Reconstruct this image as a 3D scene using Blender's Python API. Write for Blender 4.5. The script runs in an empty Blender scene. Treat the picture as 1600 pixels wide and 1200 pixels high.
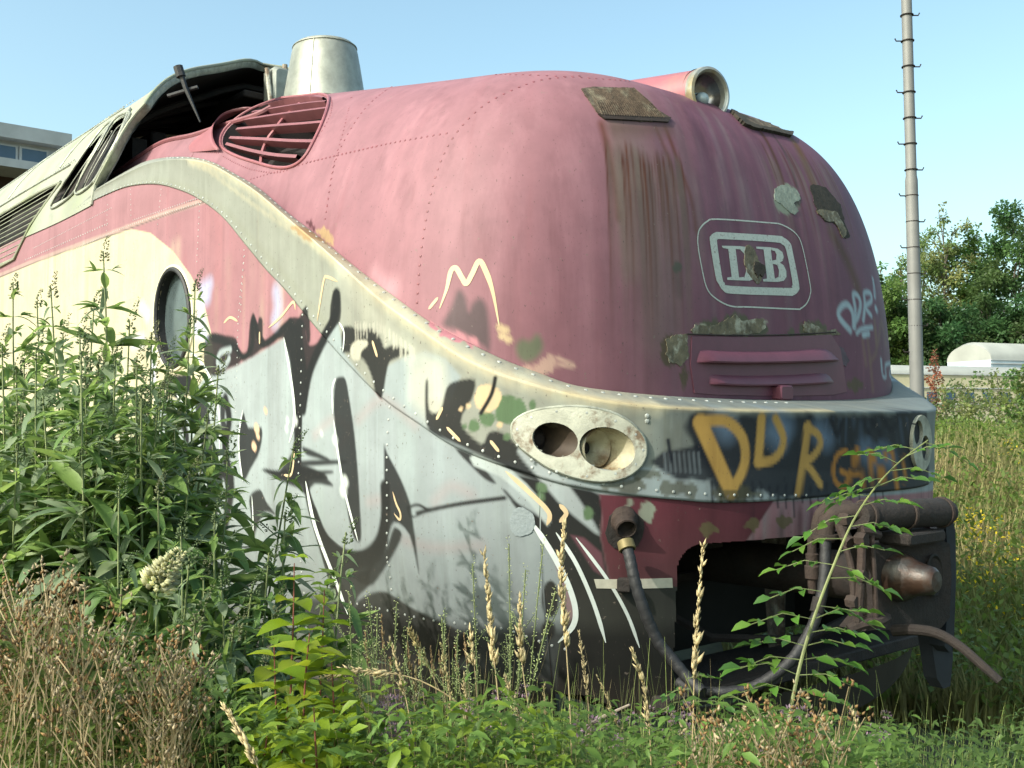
import bpy, math, random
import numpy as np
from mathutils import Vector, Matrix
from mathutils.bvhtree import BVHTree
from mathutils.geometry import delaunay_2d_cdt

random.seed(7); RS = np.random.RandomState(7)
sc = bpy.context.scene
COL = sc.collection
R = math.radians
PI = math.pi

# ------------------------------------------------------------ camera, sky, sun
CAM = np.array([2.47, -3.41, 1.65]); PITCH = math.atan(50/1600.); YAW = R(39.5)
cam_d = bpy.data.cameras.new('camera'); cam = bpy.data.objects.new('camera', cam_d); COL.objects.link(cam)
cam.location = CAM; cam.rotation_euler = (R(90)+PITCH, 0, R(90)-YAW)
cam_d.lens = 36; cam_d.sensor_width = 36; cam_d.clip_end = 3000; cam_d.clip_start = .05
sc.camera = cam
SUN = Vector((-.05, -.80, .62)).normalized()         # towards the sun
w = bpy.data.worlds.new('World'); sc.world = w; w.use_nodes = True
nt = w.node_tree; bg = nt.nodes['Background']
sky = nt.nodes.new('ShaderNodeTexSky'); sky.sky_type = 'NISHITA'; sky.sun_disc = False
sky.sun_elevation = math.asin(SUN.z); sky.sun_rotation = math.atan2(SUN.x, SUN.y)
sky.air_density = 1.0; sky.dust_density = 3.4; sky.ozone_density = 1.0
sat = nt.nodes.new('ShaderNodeMix'); sat.data_type = 'RGBA'; sat.blend_type = 'MULTIPLY'; sat.inputs[0].default_value = 1
sat.inputs[7].default_value = (1.34, 1.50, 1.28, 1); nt.links.new(sky.outputs[0], sat.inputs[6]); nt.links.new(sat.outputs[2], bg.inputs[0]); bg.inputs[1].default_value = .15
sd = bpy.data.lights.new('sun', 'SUN'); sd.energy = 3.5; sd.angle = R(.53); sd.color = (1, .95, .86)
so = bpy.data.objects.new('sun', sd); COL.objects.link(so)
so.rotation_euler = SUN.to_track_quat('Z', 'Y').to_euler(); so.location = (0, 0, 30)
sc.view_settings.view_transform = 'Standard'; sc.view_settings.look = 'None'
sc.view_settings.gamma = 1; sc.view_settings.use_curve_mapping = False
sc.view_settings.exposure = .62

# ------------------------------------------------------------ helpers
SN, CS = math.sin(YAW), math.cos(YAW); CP, SP = math.cos(PITCH), math.sin(PITCH)
def sight(px, py):
    """unit direction from the viewpoint through a traced point of the photograph"""
    r = (px-800)/1600.; u = (600-py)/1600.
    fw = CP-u*SP; dz = SP+u*CP
    d = Vector((SN*r-CS*fw, CS*r+SN*fw, dz)); return d.normalized()
def stand(px, dist, z=0.):
    """ground position seen in column px at a forward distance"""
    r = (px-800)/1600.*dist
    return Vector((CAM[0]+SN*r-CS*dist, CAM[1]+CS*r+SN*dist, z))
def height(py, dist): return CAM[2]+(650-py)/1600.*dist
def srgb(r, g, b):
    c = np.array([r, g, b])/255.
    c = np.where(c <= .04045, c/12.92, ((c+.055)/1.055)**2.4); return tuple(float(x) for x in c)

def link(name, me, mat=None, parent=None, kind=None, label=None, cat=None, group=None):
    o = bpy.data.objects.new(name, me); COL.objects.link(o)
    if mat is not None and me is not None and not me.materials:
        for m in (mat if isinstance(mat, (list, tuple)) else [mat]): me.materials.append(m)
    if parent: o.parent = parent
    if kind: o['kind'] = kind
    if label: o['label'] = label
    if cat: o['category'] = cat
    if group: o['group'] = group
    return o
def thing(name, label, cat, loc=(0, 0, 0), group=None):
    o = link(name, None, label=label, cat=cat, group=group); o.location = loc; return o
def mesh(name, V, F, smooth=True, col=None, mi=None):
    me = bpy.data.meshes.new(name)
    V = np.asarray(V, dtype=np.float32)
    if isinstance(F, np.ndarray):
        n = F.shape[1]; me.vertices.add(len(V)); me.vertices.foreach_set('co', V.ravel())
        me.loops.add(F.size); me.loops.foreach_set('vertex_index', F.astype(np.int32).ravel())
        me.polygons.add(len(F)); me.polygons.foreach_set('loop_start', np.arange(0, F.size, n, dtype=np.int32))
        me.update(calc_edges=True)
    else:
        me.from_pydata(V.tolist(), [], F)
    me.polygons.foreach_set('use_smooth', [smooth]*len(me.polygons))
    if mi is not None: me.polygons.foreach_set('material_index', np.asarray(mi, dtype=np.int32))
    if col is not None:
        a = me.color_attributes.new('Col', 'FLOAT_COLOR', 'POINT')
        c = np.ones((len(V), 4), dtype=np.float32); c[:, :col.shape[1]] = col
        a.data.foreach_set('color', c.ravel())
    me.update(); return me

class MB:
    """collects solids into one mesh"""
    def __init__(s): s.v = []; s.f = []
    def add(s, V, F):
        n = len(s.v); s.v += [tuple(v) for v in V]; s.f += [tuple(i+n for i in f) for f in F]; return s
    def box(s, c, size, rot=None, bev=0.):
        hx, hy, hz = [k/2 for k in size]; b = min(bev, hx*.9, hy*.9, hz*.9)
        if b <= 0:
            V = [(x*hx, y*hy, z*hz) for x in (-1, 1) for y in (-1, 1) for z in (-1, 1)]
            F = [(0, 1, 3, 2), (4, 6, 7, 5), (0, 4, 5, 1), (2, 3, 7, 6), (0, 2, 6, 4), (1, 5, 7, 3)]
        else:
            V = []; F = []
            def ring(x, k):
                o = len(V); y, z = hy-k, hz-k; c2 = b*.7
                for p in [(-y+c2, -z), (y-c2, -z), (y, -z+c2), (y, z-c2), (y-c2, z), (-y+c2, z), (-y, z-c2), (-y, -z+c2)]:
                    V.append((x, p[0], p[1]))
                return o
            rs = [ring(-hx, b*.6), ring(-hx+b*.6, 0), ring(hx-b*.6, 0), ring(hx, b*.6)]
            for a, c3 in zip(rs, rs[1:]):
                for i in range(8): F.append((a+i, a+(i+1) % 8, c3+(i+1) % 8, c3+i))
            F.append(tuple(rs[0]+i for i in range(8))[::-1]); F.append(tuple(rs[3]+i for i in range(8)))
        M = Matrix.Translation(Vector(c)) @ (rot.to_4x4() if rot is not None else Matrix())
        return s.add([M @ Vector(v) for v in V], F)
    def tube(s, pts, r, n=8, cap=True, rr=None):
        pts = [Vector(p) for p in pts]; k = len(pts)
        if rr is None: rr = [r]*k
        t0 = (pts[1]-pts[0]).normalized(); a = t0.orthogonal().normalized(); V = []; F = []
        for i, p in enumerate(pts):
            t = (pts[min(i+1, k-1)]-pts[max(i-1, 0)]).normalized()
            a = (a-t*a.dot(t)).normalized(); b = t.cross(a)
            for j in range(n):
                q = 2*PI*j/n; V.append(p+(a*math.cos(q)+b*math.sin(q))*rr[i])
        for i in range(k-1):
            for j in range(n): F.append((i*n+j, i*n+(j+1) % n, (i+1)*n+(j+1) % n, (i+1)*n+j))
        if cap: F.append(tuple(range(n))[::-1]); F.append(tuple((k-1)*n+j for j in range(n)))
        return s.add(V, F)
    def lathe(s, prof, origin, axis, n=24, sx=1., sy=1., up=None):
        """prof: (radius, distance along the axis)"""
        ax = Vector(axis).normalized(); a = (Vector(up)-ax*Vector(up).dot(ax)).normalized() if up else ax.orthogonal().normalized()
        b = ax.cross(a); o = Vector(origin); V = []; F = []
        for r_, h in prof:
            for j in range(n):
                q = 2*PI*j/n; V.append(o+ax*h+(a*math.cos(q)*sx+b*math.sin(q)*sy)*r_)
        for i in range(len(prof)-1):
            for j in range(n): F.append((i*n+j, i*n+(j+1) % n, (i+1)*n+(j+1) % n, (i+1)*n+j))
        return s.add(V, F)
    def build(s, name, mat, parent=None, smooth=True, **k):
        me = mesh(name, s.v, s.f, smooth)
        if smooth: sharp(me)
        return link(name, me, mat, parent, **k)
def sharp(me, ang=35):
    try: me.set_sharp_from_angle(angle=R(ang))
    except Exception: pass

def material(name, color, rough=.6, metal=0., noise=.15, scale=8., bump=.0, bscale=40., attr=False, trans=0., spec=.5, color2=None, c2scale=3., c2lo=.45, c2hi=.6, vstretch=1., rand=0., alpha_metal=False):
    m = bpy.data.materials.new(name); m.use_nodes = True; t = m.node_tree; N = t.nodes; L = t.links
    b = N['Principled BSDF']; b.inputs['Roughness'].default_value = rough; b.inputs['Metallic'].default_value = metal
    b.inputs['Specular IOR Level'].default_value = spec
    tc = N.new('ShaderNodeTexCoord'); mp = N.new('ShaderNodeMapping'); mp.inputs['Scale'].default_value = (1, 1, vstretch)
    L.new(tc.outputs['Object'], mp.inputs[0])
    if attr:
        at = N.new('ShaderNodeAttribute'); at.attribute_name = 'Col'; c = at.outputs['Color']
        if alpha_metal: L.new(at.outputs['Alpha'], b.inputs['Metallic'])
    else:
        rg = N.new('ShaderNodeRGB'); rg.outputs[0].default_value = (*color, 1); c = rg.outputs[0]
    def noisen(sc_, det=6):
        n = N.new('ShaderNodeTexNoise'); n.inputs['Scale'].default_value = sc_; n.inputs['Detail'].default_value = det
        n.inputs['Roughness'].default_value = .62
        L.new(mp.outputs[0], n.inputs['Vector']); return n
    if color2 is not None:
        n = noisen(c2scale); rp = N.new('ShaderNodeMapRange'); rp.inputs['From Min'].default_value = c2lo; rp.inputs['From Max'].default_value = c2hi
        L.new(n.outputs[0], rp.inputs[0]); mx = N.new('ShaderNodeMix'); mx.data_type = 'RGBA'
        L.new(rp.outputs[0], mx.inputs[0]); L.new(c, mx.inputs[6]); mx.inputs[7].default_value = (*color2, 1); c = mx.outputs[2]
    if noise:
        n = noisen(scale); rp = N.new('ShaderNodeMapRange'); rp.inputs['From Min'].default_value = .3; rp.inputs['From Max'].default_value = .7
        rp.inputs['To Min'].default_value = 1-noise; rp.inputs['To Max'].default_value = 1+noise
        L.new(n.outputs[0], rp.inputs[0]); mx = N.new('ShaderNodeMix'); mx.data_type = 'RGBA'; mx.blend_type = 'MULTIPLY'
        mx.inputs[0].default_value = 1; L.new(c, mx.inputs[6]); L.new(rp.outputs[0], mx.inputs[7]); c = mx.outputs[2]
    if rand:
        oi = N.new('ShaderNodeObjectInfo'); rp = N.new('ShaderNodeMapRange'); rp.inputs['To Min'].default_value = 1-rand; rp.inputs['To Max'].default_value = 1+rand
        L.new(oi.outputs['Random'], rp.inputs[0]); mx = N.new('ShaderNodeMix'); mx.data_type = 'RGBA'; mx.blend_type = 'MULTIPLY'
        mx.inputs[0].default_value = 1; L.new(c, mx.inputs[6]); L.new(rp.outputs[0], mx.inputs[7]); c = mx.outputs[2]
    L.new(c, b.inputs['Base Color'])
    if bump:
        n = noisen(bscale); bp = N.new('ShaderNodeBump'); bp.inputs['Strength'].default_value = bump; bp.inputs['Distance'].default_value = .01
        L.new(n.outputs[0], bp.inputs['Height']); L.new(bp.outputs[0], b.inputs['Normal'])
    if trans:
        tr = N.new('ShaderNodeBsdfTranslucent'); ms = N.new('ShaderNodeMixShader'); ms.inputs[0].default_value = trans
        hs = N.new('ShaderNodeHueSaturation'); hs.inputs['Hue'].default_value = .485; hs.inputs['Value'].default_value = 1.7
        L.new(c, hs.inputs['Color']); L.new(hs.outputs[0], tr.inputs[0])
        out = N['Material Output']; L.new(b.outputs[0], ms.inputs[1]); L.new(tr.outputs[0], ms.inputs[2]); L.new(ms.outputs[0], out.inputs[0])
    return m

M = {}
def wear(m):
    t = m.node_tree; N = t.nodes; L = t.links; b = N['Principled BSDF']; src = b.inputs['Base Color'].links[0].from_socket
    tc = N.new('ShaderNodeTexCoord')
    def layer(src, scale, vec, lo, hi, col, amt, det=5, mult=False):
        mp = N.new('ShaderNodeMapping'); mp.inputs['Scale'].default_value = vec; L.new(tc.outputs['Object'], mp.inputs[0])
        n = N.new('ShaderNodeTexNoise'); n.inputs['Scale'].default_value = scale; n.inputs['Detail'].default_value = det; n.inputs['Roughness'].default_value = .65; L.new(mp.outputs[0], n.inputs['Vector'])
        r = N.new('ShaderNodeMapRange'); r.inputs['From Min'].default_value = lo; r.inputs['From Max'].default_value = hi; r.inputs['To Max'].default_value = amt; L.new(n.outputs[0], r.inputs[0])
        x = N.new('ShaderNodeMix'); x.data_type = 'RGBA'; x.blend_type = 'MULTIPLY' if mult else 'MIX'; L.new(r.outputs[0], x.inputs[0]); L.new(src, x.inputs[6]); x.inputs[7].default_value = (*col, 1); return x.outputs[2]
    c = layer(src, 9, (1, 1, .07), .5, .75, (1.35, 1.42, 1.4), .6, mult=True)         # chalky runs
    c = layer(c, 7, (1, 1, .06), .54, .78, (.55, .5, .5), .65, mult=True)        # sooty runs
    c = layer(c, 2.2, (1, 1, .6), .5, .75, (1.15, 1.22, 1.2), .3, mult=True)          # blooms
    c = layer(c, 38, (1, 1, 1), .665, .69, (.16, .13, .11), .75, 8)       # chips
    c = layer(c, 120, (1, 1, .5), .66, .70, (.06, .045, .04), .7, 3)      # specks
    L.new(c, b.inputs['Base Color'])
M['paint'] = material('weathered_paint', (1, 1, 1), .62, 0, .10, 7, .03, 60, attr=True, alpha_metal=True, spec=.3)
wear(M['paint'])
M['rust'] = material('rusty_steel', (.019, .013, .011), .85, 0, .4, 14, .5, 60, color2=(.016, .013, .012), c2scale=9)
M['rust_bright'] = material('bright_rust', (.030, .020, .016), .85, 0, .4, 14, .5, 60, color2=(.03, .018, .014), c2scale=9)
M['dark'] = material('dark_interior', (.012, .011, .010), .9, 0, .3, 5)
M['interior'] = material('brown_cab_lining', (.018, .012, .010), .8, 0, .5, 5, color2=(.012, .01, .009), c2scale=2.)
M['rubber'] = material('old_rubber_hose', (.016, .016, .018), .6, 0, .4, 20, .3, 90)
M['alu'] = material('weathered_aluminium', (.33, .34, .30), .48, .35, .34, 5, .12, 40, color2=(.20, .21, .18), c2scale=3.5, c2lo=.42, c2hi=.72)
M['roof'] = material('greenish_grey_roof', (.30, .31, .25), .6, .1, .2, 6, .08, 40, color2=(.20, .23, .13), c2scale=3, c2lo=.45, c2hi=.72)
M['frame'] = material('corroded_frame', (.30, .31, .26), .5, .3, .4, 18, .2, 60)
M['cream'] = material('cream_plate', (.42, .42, .35), .5, 0, .2, 12, .25, 60, color2=(.17, .12, .08), c2scale=13, c2lo=.5, c2hi=.62)
M['ring'] = material('dull_steel_ring', (.34, .35, .32), .35, .5, .3, 9, .1, 40, color2=(.30, .25, .15), c2scale=5, c2lo=.5, c2hi=.6)
M['creamdark'] = material('bowl_enamel', (.36, .33, .23), .45, 0, .3, 14, .1, 60, color2=(.16, .10, .05), c2scale=10, c2lo=.5, c2hi=.65)
M['pinkm'] = material('faded_red_paint', srgb(142, 86, 92), .45, 0, .10, 7, .03, 60)
M['pinkd'] = material('faded_red_paint_dark', srgb(120, 72, 78), .55, 0, .15, 9, .05, 60)
M['rivetd'] = material('rivet_head', (.22, .20, .18), .5, .4, .3, 30)
M['rivetp'] = material('painted_rivet', srgb(120, 66, 74), .5, 0, .3, 30)
M['rivetg'] = material('silver_rivet', (.42, .44, .42), .4, .3, .3, 30)
M['mat'] = material('mossy_tread_mat', (.07, .05, .035), .95, 0, .5, 30, .7, 90, color2=(.15, .135, .10), c2scale=22, c2lo=.5, c2hi=.7)
M['emblem'] = material('worn_silver_emblem', (.40, .43, .38), .5, .1, .22, 60, color2=(.20, .18, .16), c2scale=60, c2lo=.56, c2hi=.66)
M['flake'] = material('flaked_primer', (.11, .095, .06), .8, 0, .5, 20, .6, 50, color2=(.28, .28, .22), c2scale=18, c2lo=.52, c2hi=.66)
M['hole'] = material('deep_filler_hole', (.03, .025, .018), .9, 0, .4, 20, .4, 50)
M['glass'] = material('dusty_glass', (.06, .08, .085), .18, 0, .2, 10, spec=.6)
M['mirror'] = material('tarnished_reflector', (.32, .30, .30), .25, .85, .4, 10, color2=(.06, .03, .02), c2scale=9, c2lo=.48, c2hi=.62)
M['bulb'] = material('frosted_bulb', (.35, .42, .44), .2, .1, .1)
M['white'] = material('white_stripe', (.42, .40, .33), .6, 0, .2, 20)

# ------------------------------------------------------------ the shells of the powercar
XB, AD, BD, EA, EB, EC, EP, ZT, SLP, EQ, KQ, GQ = -.947, .915, 1.437, .429, .853, .941, .777, 3.128, .189, .435, .004, .129
def dome(t, ph, xr=None):
    """hood surface; t in [0,pi/2] round the front, or xr for the straight rear part"""
    r_ = np.cos(ph)**EA; h = np.sin(ph)**EB
    if xr is None:
        x = XB+AD*r_**EC*np.cos(t)**EP; y = BD*r_*np.sin(t)**EQ
    else:
        x = xr+0*ph; y = BD*r_+0*xr
    u = XB-x; z = 1.6+h*(ZT-1.6+SLP*u+KQ*u*u+GQ*np.maximum(-u, 0)**2)
    return np.stack([x, -y, z], -1)
XL, TIP, BL, EL = -1.3, .30, 1.47, .68
def wz(z):
    z = np.asarray(z, float)
    up = np.sqrt(np.clip(1-np.clip((z-2.8)/1.35, 0, 1)**2, 0, 1))
    k = np.clip((1.38-z)/1.38, 0, 1); lo = 1-.30*k**1.8
    return up*lo
def lower(t, z, xr=None, out=0.):
    w_ = wz(z)
    if xr is None:
        x = XL+(TIP-XL+out)*np.cos(t)**EL*(.6+.4*w_); y = (BL+out)*np.sin(t)**EL*w_
    else:
        x = xr+0*z; y = (BL+out)*w_+0*xr
    return np.stack([x, -y, z+0*x], -1)
# arc length chart of the plan curve: S = 0 on the centreline, negative on the near side
_k = np.linspace(0, 1, 3001); _t = PI/2*_k*_k*(3-2*_k); _p = lower(_t, 1.5+0*_t)
_s = np.concatenate([[0], np.cumsum(np.hypot(*np.diff(_p[:, :2], axis=0).T))]); S90 = _s[-1]
def chart(P):
    P = np.asarray(P, float); x, y, z = P[..., 0], P[..., 1], P[..., 2]
    cx = np.clip((x-XL)/(TIP-XL), 0, None); sy = np.abs(y)/BL
    t = np.arctan2(sy**(1/EL), cx**(1/EL)); s = np.interp(t, _t, _s)
    s = np.where(x < XL, S90+(XL-x), s)
    return np.stack([np.where(y > 0, 1, -1)*s, z], -1)

def grid_faces(nu, nv, wrap=False):
    i = np.arange(nu-1)[:, None]*nv+np.arange(nv-1)[None, :]
    return np.stack([i, i+nv, i+nv+1, i+1], -1).reshape(-1, 4)
def bvh_of(P):
    nu, nv = P.shape[:2]; V = P.reshape(-1, 3); F = grid_faces(nu, nv)
    return BVHTree.FromPolygons([Vector(v) for v in V], [tuple(int(k) for k in f) for f in F])
def mirror_full(P): return np.concatenate([P, (P*[1, -1, 1])[::-1][1:]], 0)
# coarse full shells for tracing
tt = np.linspace(PI/2, 0, 60)
ph = np.linspace(.001, PI/2-.001, 60)
Dn = np.concatenate([dome(None, ph[None, :], np.linspace(-5, XB, 40)[:-1, None]), dome(tt[:, None], ph[None, :])])
zz = np.linspace(.0, 4.1, 90)
def Lgrid(out=0.): return np.concatenate([lower(None, zz[None, :], np.linspace(-14, XL, 60)[:-1, None], out), lower(tt[:, None], zz[None, :], None, out)])
T_D = bvh_of(mirror_full(Dn)); T_L = bvh_of(mirror_full(Lgrid())); T_LR = bvh_of(mirror_full(Lgrid(.015)))
def hit(tree, px, py, near=True):
    loc = tree.ray_cast(Vector(CAM), sight(px, py))[0]
    return loc
def catmull(P, n):
    P = np.asarray(P, float); k = len(P); Q = np.vstack([2*P[0]-P[1], P, 2*P[-1]-P[-2]])
    o = []
    for u in np.linspace(0, k-1, n):
        i = min(int(u), k-2); f = u-i; a, b, c, d = Q[i:i+4]
        o.append(.5*((2*b)+(-a+c)*f+(2*a-5*b+4*c-d)*f*f+(-a+3*b-3*c+d)*f**3))
    return np.array(o)

# the belt: traced lower seam, ridge and upper flange
c1p = [(120,326),(176,300),(208,290),(248,288),(288,299),(320,316),(352,342),(385,382),(416,420),(448,454),(492,508),(544,568),(596,620),(652,660),(700,692),(744,712),(800,732),(880,756),(960,770),(1050,780),(1150,785),(1290,785)]
c2p = [(150,296),(204,267.5),(231,256),(262,249.5),(297,249.5),(329,257),(363,275),(401,300),(447,339),(492,377),(538,418),(594,468),(654,512),(714,553),(771,580),(826,598),(881,613),(951,627),(1030,635.5),(1120,640),(1200,642),(1300,642)]
c3p = [(152,294),(203,264.5),(228,252),(262,246),(298,246),(331,253),(366,271),(406,295),(452,334),(500,371),(548,411),(608,457),(672,503),(732,535),(788,562),(838,581),(895,601),(960,611),(1035,618),(1110,622),(1170,624),(1217,625)]
def tr(tree, pts): return np.array([hit(tree, *p) for p in pts], float)
C1 = tr(T_L, c1p); C2 = tr(T_LR, c2p); C3 = tr(T_D, c3p)
for C in (C1, C2, C3): C[-1, 1] = 0
C1[-1] = lower(np.array(0.), np.array(C1[-2, 2])); C2[-1] = lower(np.array(0.), np.array(C2[-2, 2]), None, .015)
C1 = catmull(C1, 300); C2 = catmull(C2, 300); C3 = catmull(C3, 300)
s1 = chart(C1); o_ = np.argsort(s1[:, 0]); ZS, ZC1 = s1[o_, 0], s1[o_, 1]        # seam height against S
def zseam(S): return np.interp(-np.abs(S), ZS, ZC1)
def surfL(S, z, out=0.):
    S = np.asarray(S, float); z = np.asarray(z, float); a = np.abs(S)
    t = np.interp(a, _s, _t); P1 = lower(t, z, None, out); P2 = lower(None, z, XL-(a-S90), out)
    P = np.where((a > S90)[..., None], P2, P1); P[..., 1] *= np.where(S > 0, -1, 1)
    return P
_pd = dome(_t, 0*_t+.001); _sd = np.concatenate([[0], np.cumsum(np.hypot(*np.diff(_pd[:, :2], axis=0).T))]); D90 = _sd[-1]
def surfD(U, f):
    U = np.asarray(U, float); a = np.abs(U); t = np.interp(a, _sd, _t)
    P1 = dome(t, f); P2 = dome(None, f, XB-(a-D90)); P = np.where((a > D90)[..., None], P2, P1)
    P[..., 1] *= np.where(U > 0, -1, 1); return P
def invD(P):
    x, y, z = P[..., 0], np.abs(P[..., 1]), P[..., 2]; u = XB-x
    h = np.clip((z-1.6)/(ZT-1.6+SLP*u+KQ*u*u+GQ*np.maximum(-u, 0)**2), 0, 1); f = np.arcsin(h**(1/EB)); r_ = np.cos(f)**EA
    t = np.arctan2((y/(BD*r_))**(1/EQ), np.clip((x-XB)/(AD*r_**EC), 0, None)**(1/EP))
    U = np.where(x < XB, D90+(XB-x), np.interp(t, _t, _sd)); return np.stack([-U, f], -1)
q3 = invD(C3); o3 = np.argsort(q3[:, 0]); U3, F3 = q3[o3, 0], q3[o3, 1]
def f0(U): return np.interp(-np.abs(U), U3, F3)

def steps(*seg):
    o = []
    for a, b, d in seg: o.append(np.arange(a, b, d))
    return np.unique(np.concatenate(o+[[seg[-1][1]]]))
# lower shell
SL = steps((-(S90+10.7), -(S90+3.2), .25), (-(S90+3.2), -(S90+2.4), .03), (-(S90+2.4), 1.0, .0065), (1.0, S90, .03), (S90, S90+10.7, .25))
nvL = 250; vv = np.linspace(0, 1, nvL)
zs = zseam(SL); zb_ = np.where(SL > -1.3, .5+.22*np.clip(np.abs(SL)/1.2, 0, 1)**2, .12)[:, None]; ZL = zb_+(zs[:, None]-zb_)*(1-(1-vv[None, :])**1.25); PL = surfL(SL[:, None]+0*ZL, ZL)
# hood
SD = steps((-(D90+3.2), -(D90+2.), .02), (-(D90+2.), .9, .008), (.9, 1.6, .02), (1.6, D90+3.2, .06))
nvD = 280; ff = f0(SD)[:, None]; v_ = vv2 = np.linspace(0, 1, nvD)[None, :]
PD = surfD(SD[:, None]+0*v_, ff-.012+(PI/2-.0005-ff+.012)*(1-(1-v_)**1.15))
# belt
kk = np.linspace(0, 1, 860)
def res(C): return np.stack([np.interp(kk, np.linspace(0, 1, len(C)), C[:, i]) for i in range(3)], -1)
B1, B2, B3 = res(C1), res(C2), res(C3)
h1, h2 = chart(B1), chart(B2); rows = [B1*1]
g_ = np.linspace(0, 1, 34)
for g in g_: rows.append(surfL(h1[:, 0]+(h2[:, 0]-h1[:, 0])*g, h1[:, 1]+(h2[:, 1]-h1[:, 1])*g, .006+.009*g**4))
r2 = rows[-1]
for g in np.linspace(.08, 1, 14):
    p = r2+(B3-r2)*g; p[:, 2] += .006*math.sin(g*PI); rows.append(p)
rows.append(B3-(B3-r2)*.0-np.array([0, 0, .01]))
PB = np.stack(rows, 1); PB[-1, :, 1] = 0
PBm = (PB*[1, -1, 1])[::-1][1::2]; PB = np.concatenate([PB, PBm])

SH = {'L': PL, 'D': PD, 'B': PB}
def vnorm(P):
    a = np.gradient(P, axis=0); b = np.gradient(P, axis=1); n = np.cross(a, b); return n/np.maximum(np.linalg.norm(n, axis=-1, keepdims=True), 1e-9)
CH = {}; KO = {}
for k, P in SH.items(): CH[k] = chart(P.reshape(-1, 3)); KO[k] = np.zeros((P.shape[0]*P.shape[1], 4), np.float32)
def stri(P, a, b):
    i = np.unique(np.r_[np.arange(0, P.shape[0], a), P.shape[0]-1]); j = np.unique(np.r_[np.arange(0, P.shape[1], b), P.shape[1]-1]); return P[i][:, j]
V_, F_ = [], []
for k, (a, b) in {'L': (3, 4), 'D': (3, 3), 'B': (2, 2)}.items():
    Q = stri(SH[k], a, b); n = len(V_); V_ += [Vector(v) for v in Q.reshape(-1, 3)]; F_ += [tuple(int(i)+n for i in f) for f in grid_faces(*Q.shape[:2])]
T_ALL = BVHTree.FromPolygons(V_, F_)
def spot(px, py, tree=None):
    h = (tree or T_ALL).ray_cast(Vector(CAM), sight(px, py))
    if h[0] is None:
        d = sight(px, py)
        if tree is None and d.y > .05 and py > 500:
            t = (-1.47-CAM[1])/d.y; p = Vector(CAM)+d*t
            if p.x < TIP: return p, Vector((0, -1, 0))
        return None, None
    n = h[1]
    if n.dot(sight(px, py)) > 0: n = -n
    return h[0], n
def q(pts, tree=None):
    """traced points as chart coordinates on the shells"""
    o = []
    for p in pts:
        l, n = spot(*p, tree)
        if l is not None: o.append(chart(np.array(l)))
    return np.array(o)
def Z(ox, oy, s, pts): return [(ox+x/s, oy+y/s) for x, y in pts]
def Z5(*p): return Z(320, 400, 2.5, p)
def Z4(*p): return Z(0, 400, 2.5, p)
def Z6(*p): return Z(740, 560, 2.5, p)
def Z7(*p): return Z(960, 660, 2.5, p)
def Z3(*p): return Z(1040, 330, 3.75, p)
def Z2(*p): return Z(480, 20, 2.5, p)
def Z9(*p): return Z(500, 760, 2.5, p)
def Z1(*p): return Z(0, 40, 2.5, p)
def Zc(*p): return Z(960, 60, 2.5, p)

TAN_ = WHT_ = None
def smooth_poly(P, n=6, closed=True):
    P = np.asarray(P, float); k = len(P); o = []
    for i in range(k if closed else k-1):
        a, b, c, d = (P[(i-1) % k], P[i], P[(i+1) % k], P[(i+2) % k]) if closed else (P[max(i-1, 0)], P[i], P[i+1], P[min(i+2, k-1)])
        for f in np.linspace(0, 1, n, endpoint=False):
            f_ = f; o.append(.5*((2*b)+(-a+c)*f_+(2*a-5*b+4*c-d)*f_*f_+(-a+3*b-3*c+d)*f_**3))
    if not closed: o.append(P[-1])
    return np.array(o)
def segdist(X, P, closed):
    d2 = np.full(len(X), 1e9); k = len(P); ins = np.zeros(len(X), bool); par = np.zeros(len(X))
    for i in range(k if closed else k-1):
        a, b = P[i], P[(i+1) % k]; e = b-a; l2 = max(e@e, 1e-12)
        t = np.clip(((X-a)@e)/l2, 0, 1); dd = ((X-a-t[:, None]*e)**2).sum(1); m = dd < d2; d2[m] = dd[m]; par[m] = (i+t[m])/max(k-1, 1)
        if closed:
            c = (a[1] > X[:, 1]) != (b[1] > X[:, 1])
            if c.any():
                xx = a[0]+(X[:, 1]-a[1])/(b[1]-a[1]+1e-15)*e[0]; ins ^= c & (X[:, 0] < xx)
    return np.sqrt(d2), ins, par
def wob(X, f, s=0):
    return (np.sin(X[:, 0]*f+s)+np.sin(X[:, 1]*f*1.3+2*s+1.7*np.sin(X[:, 0]*f*.7))+.6*np.sin((X[:, 0]+X[:, 1])*f*2.3+s*3))/2.6
def lay(mask, sel, k, color, metal=0.):
    m = mask[:, None]; c = np.array([*color, metal]); KO[k][sel] = KO[k][sel]*(1-m)+c*m
def paint(pts, color, soft=.003, alpha=1., on='LB', curve=0, rough=0., metal=0., closed=True, width=None, taper=False, tree=None, rf=90.):
    P = q(pts, tree) if not isinstance(pts, np.ndarray) else pts
    if len(P) < 2: return
    if curve: P = smooth_poly(P, curve, closed)
    pad = soft*3+(width or 0)+rough*2; lo, hi = P.min(0)-pad, P.max(0)+pad
    for k in on:
        soft_ = max(soft, .0055) if k == 'D' else max(soft, .0035)
        X = CH[k]; sel = np.where((X[:, 0] > lo[0]) & (X[:, 0] < hi[0]) & (X[:, 1] > lo[1]) & (X[:, 1] < hi[1]))[0]
        if not len(sel): continue
        x = X[sel]; d, ins, par = segdist(x, P, closed and width is None)
        if width is None: sd_ = np.where(ins, d, -d)
        else:
            w_ = width/2*(np.clip(np.minimum(par, 1-par)*5+.25, 0, 1) if taper else 1.); sd_ = w_-d
        if rough: sd_ = sd_+rough*wob(x, rf, len(pts))
        lay(np.clip(.5+sd_/(2*soft_), 0, 1)*alpha, sel, k, color, metal)
RIB = []
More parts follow.
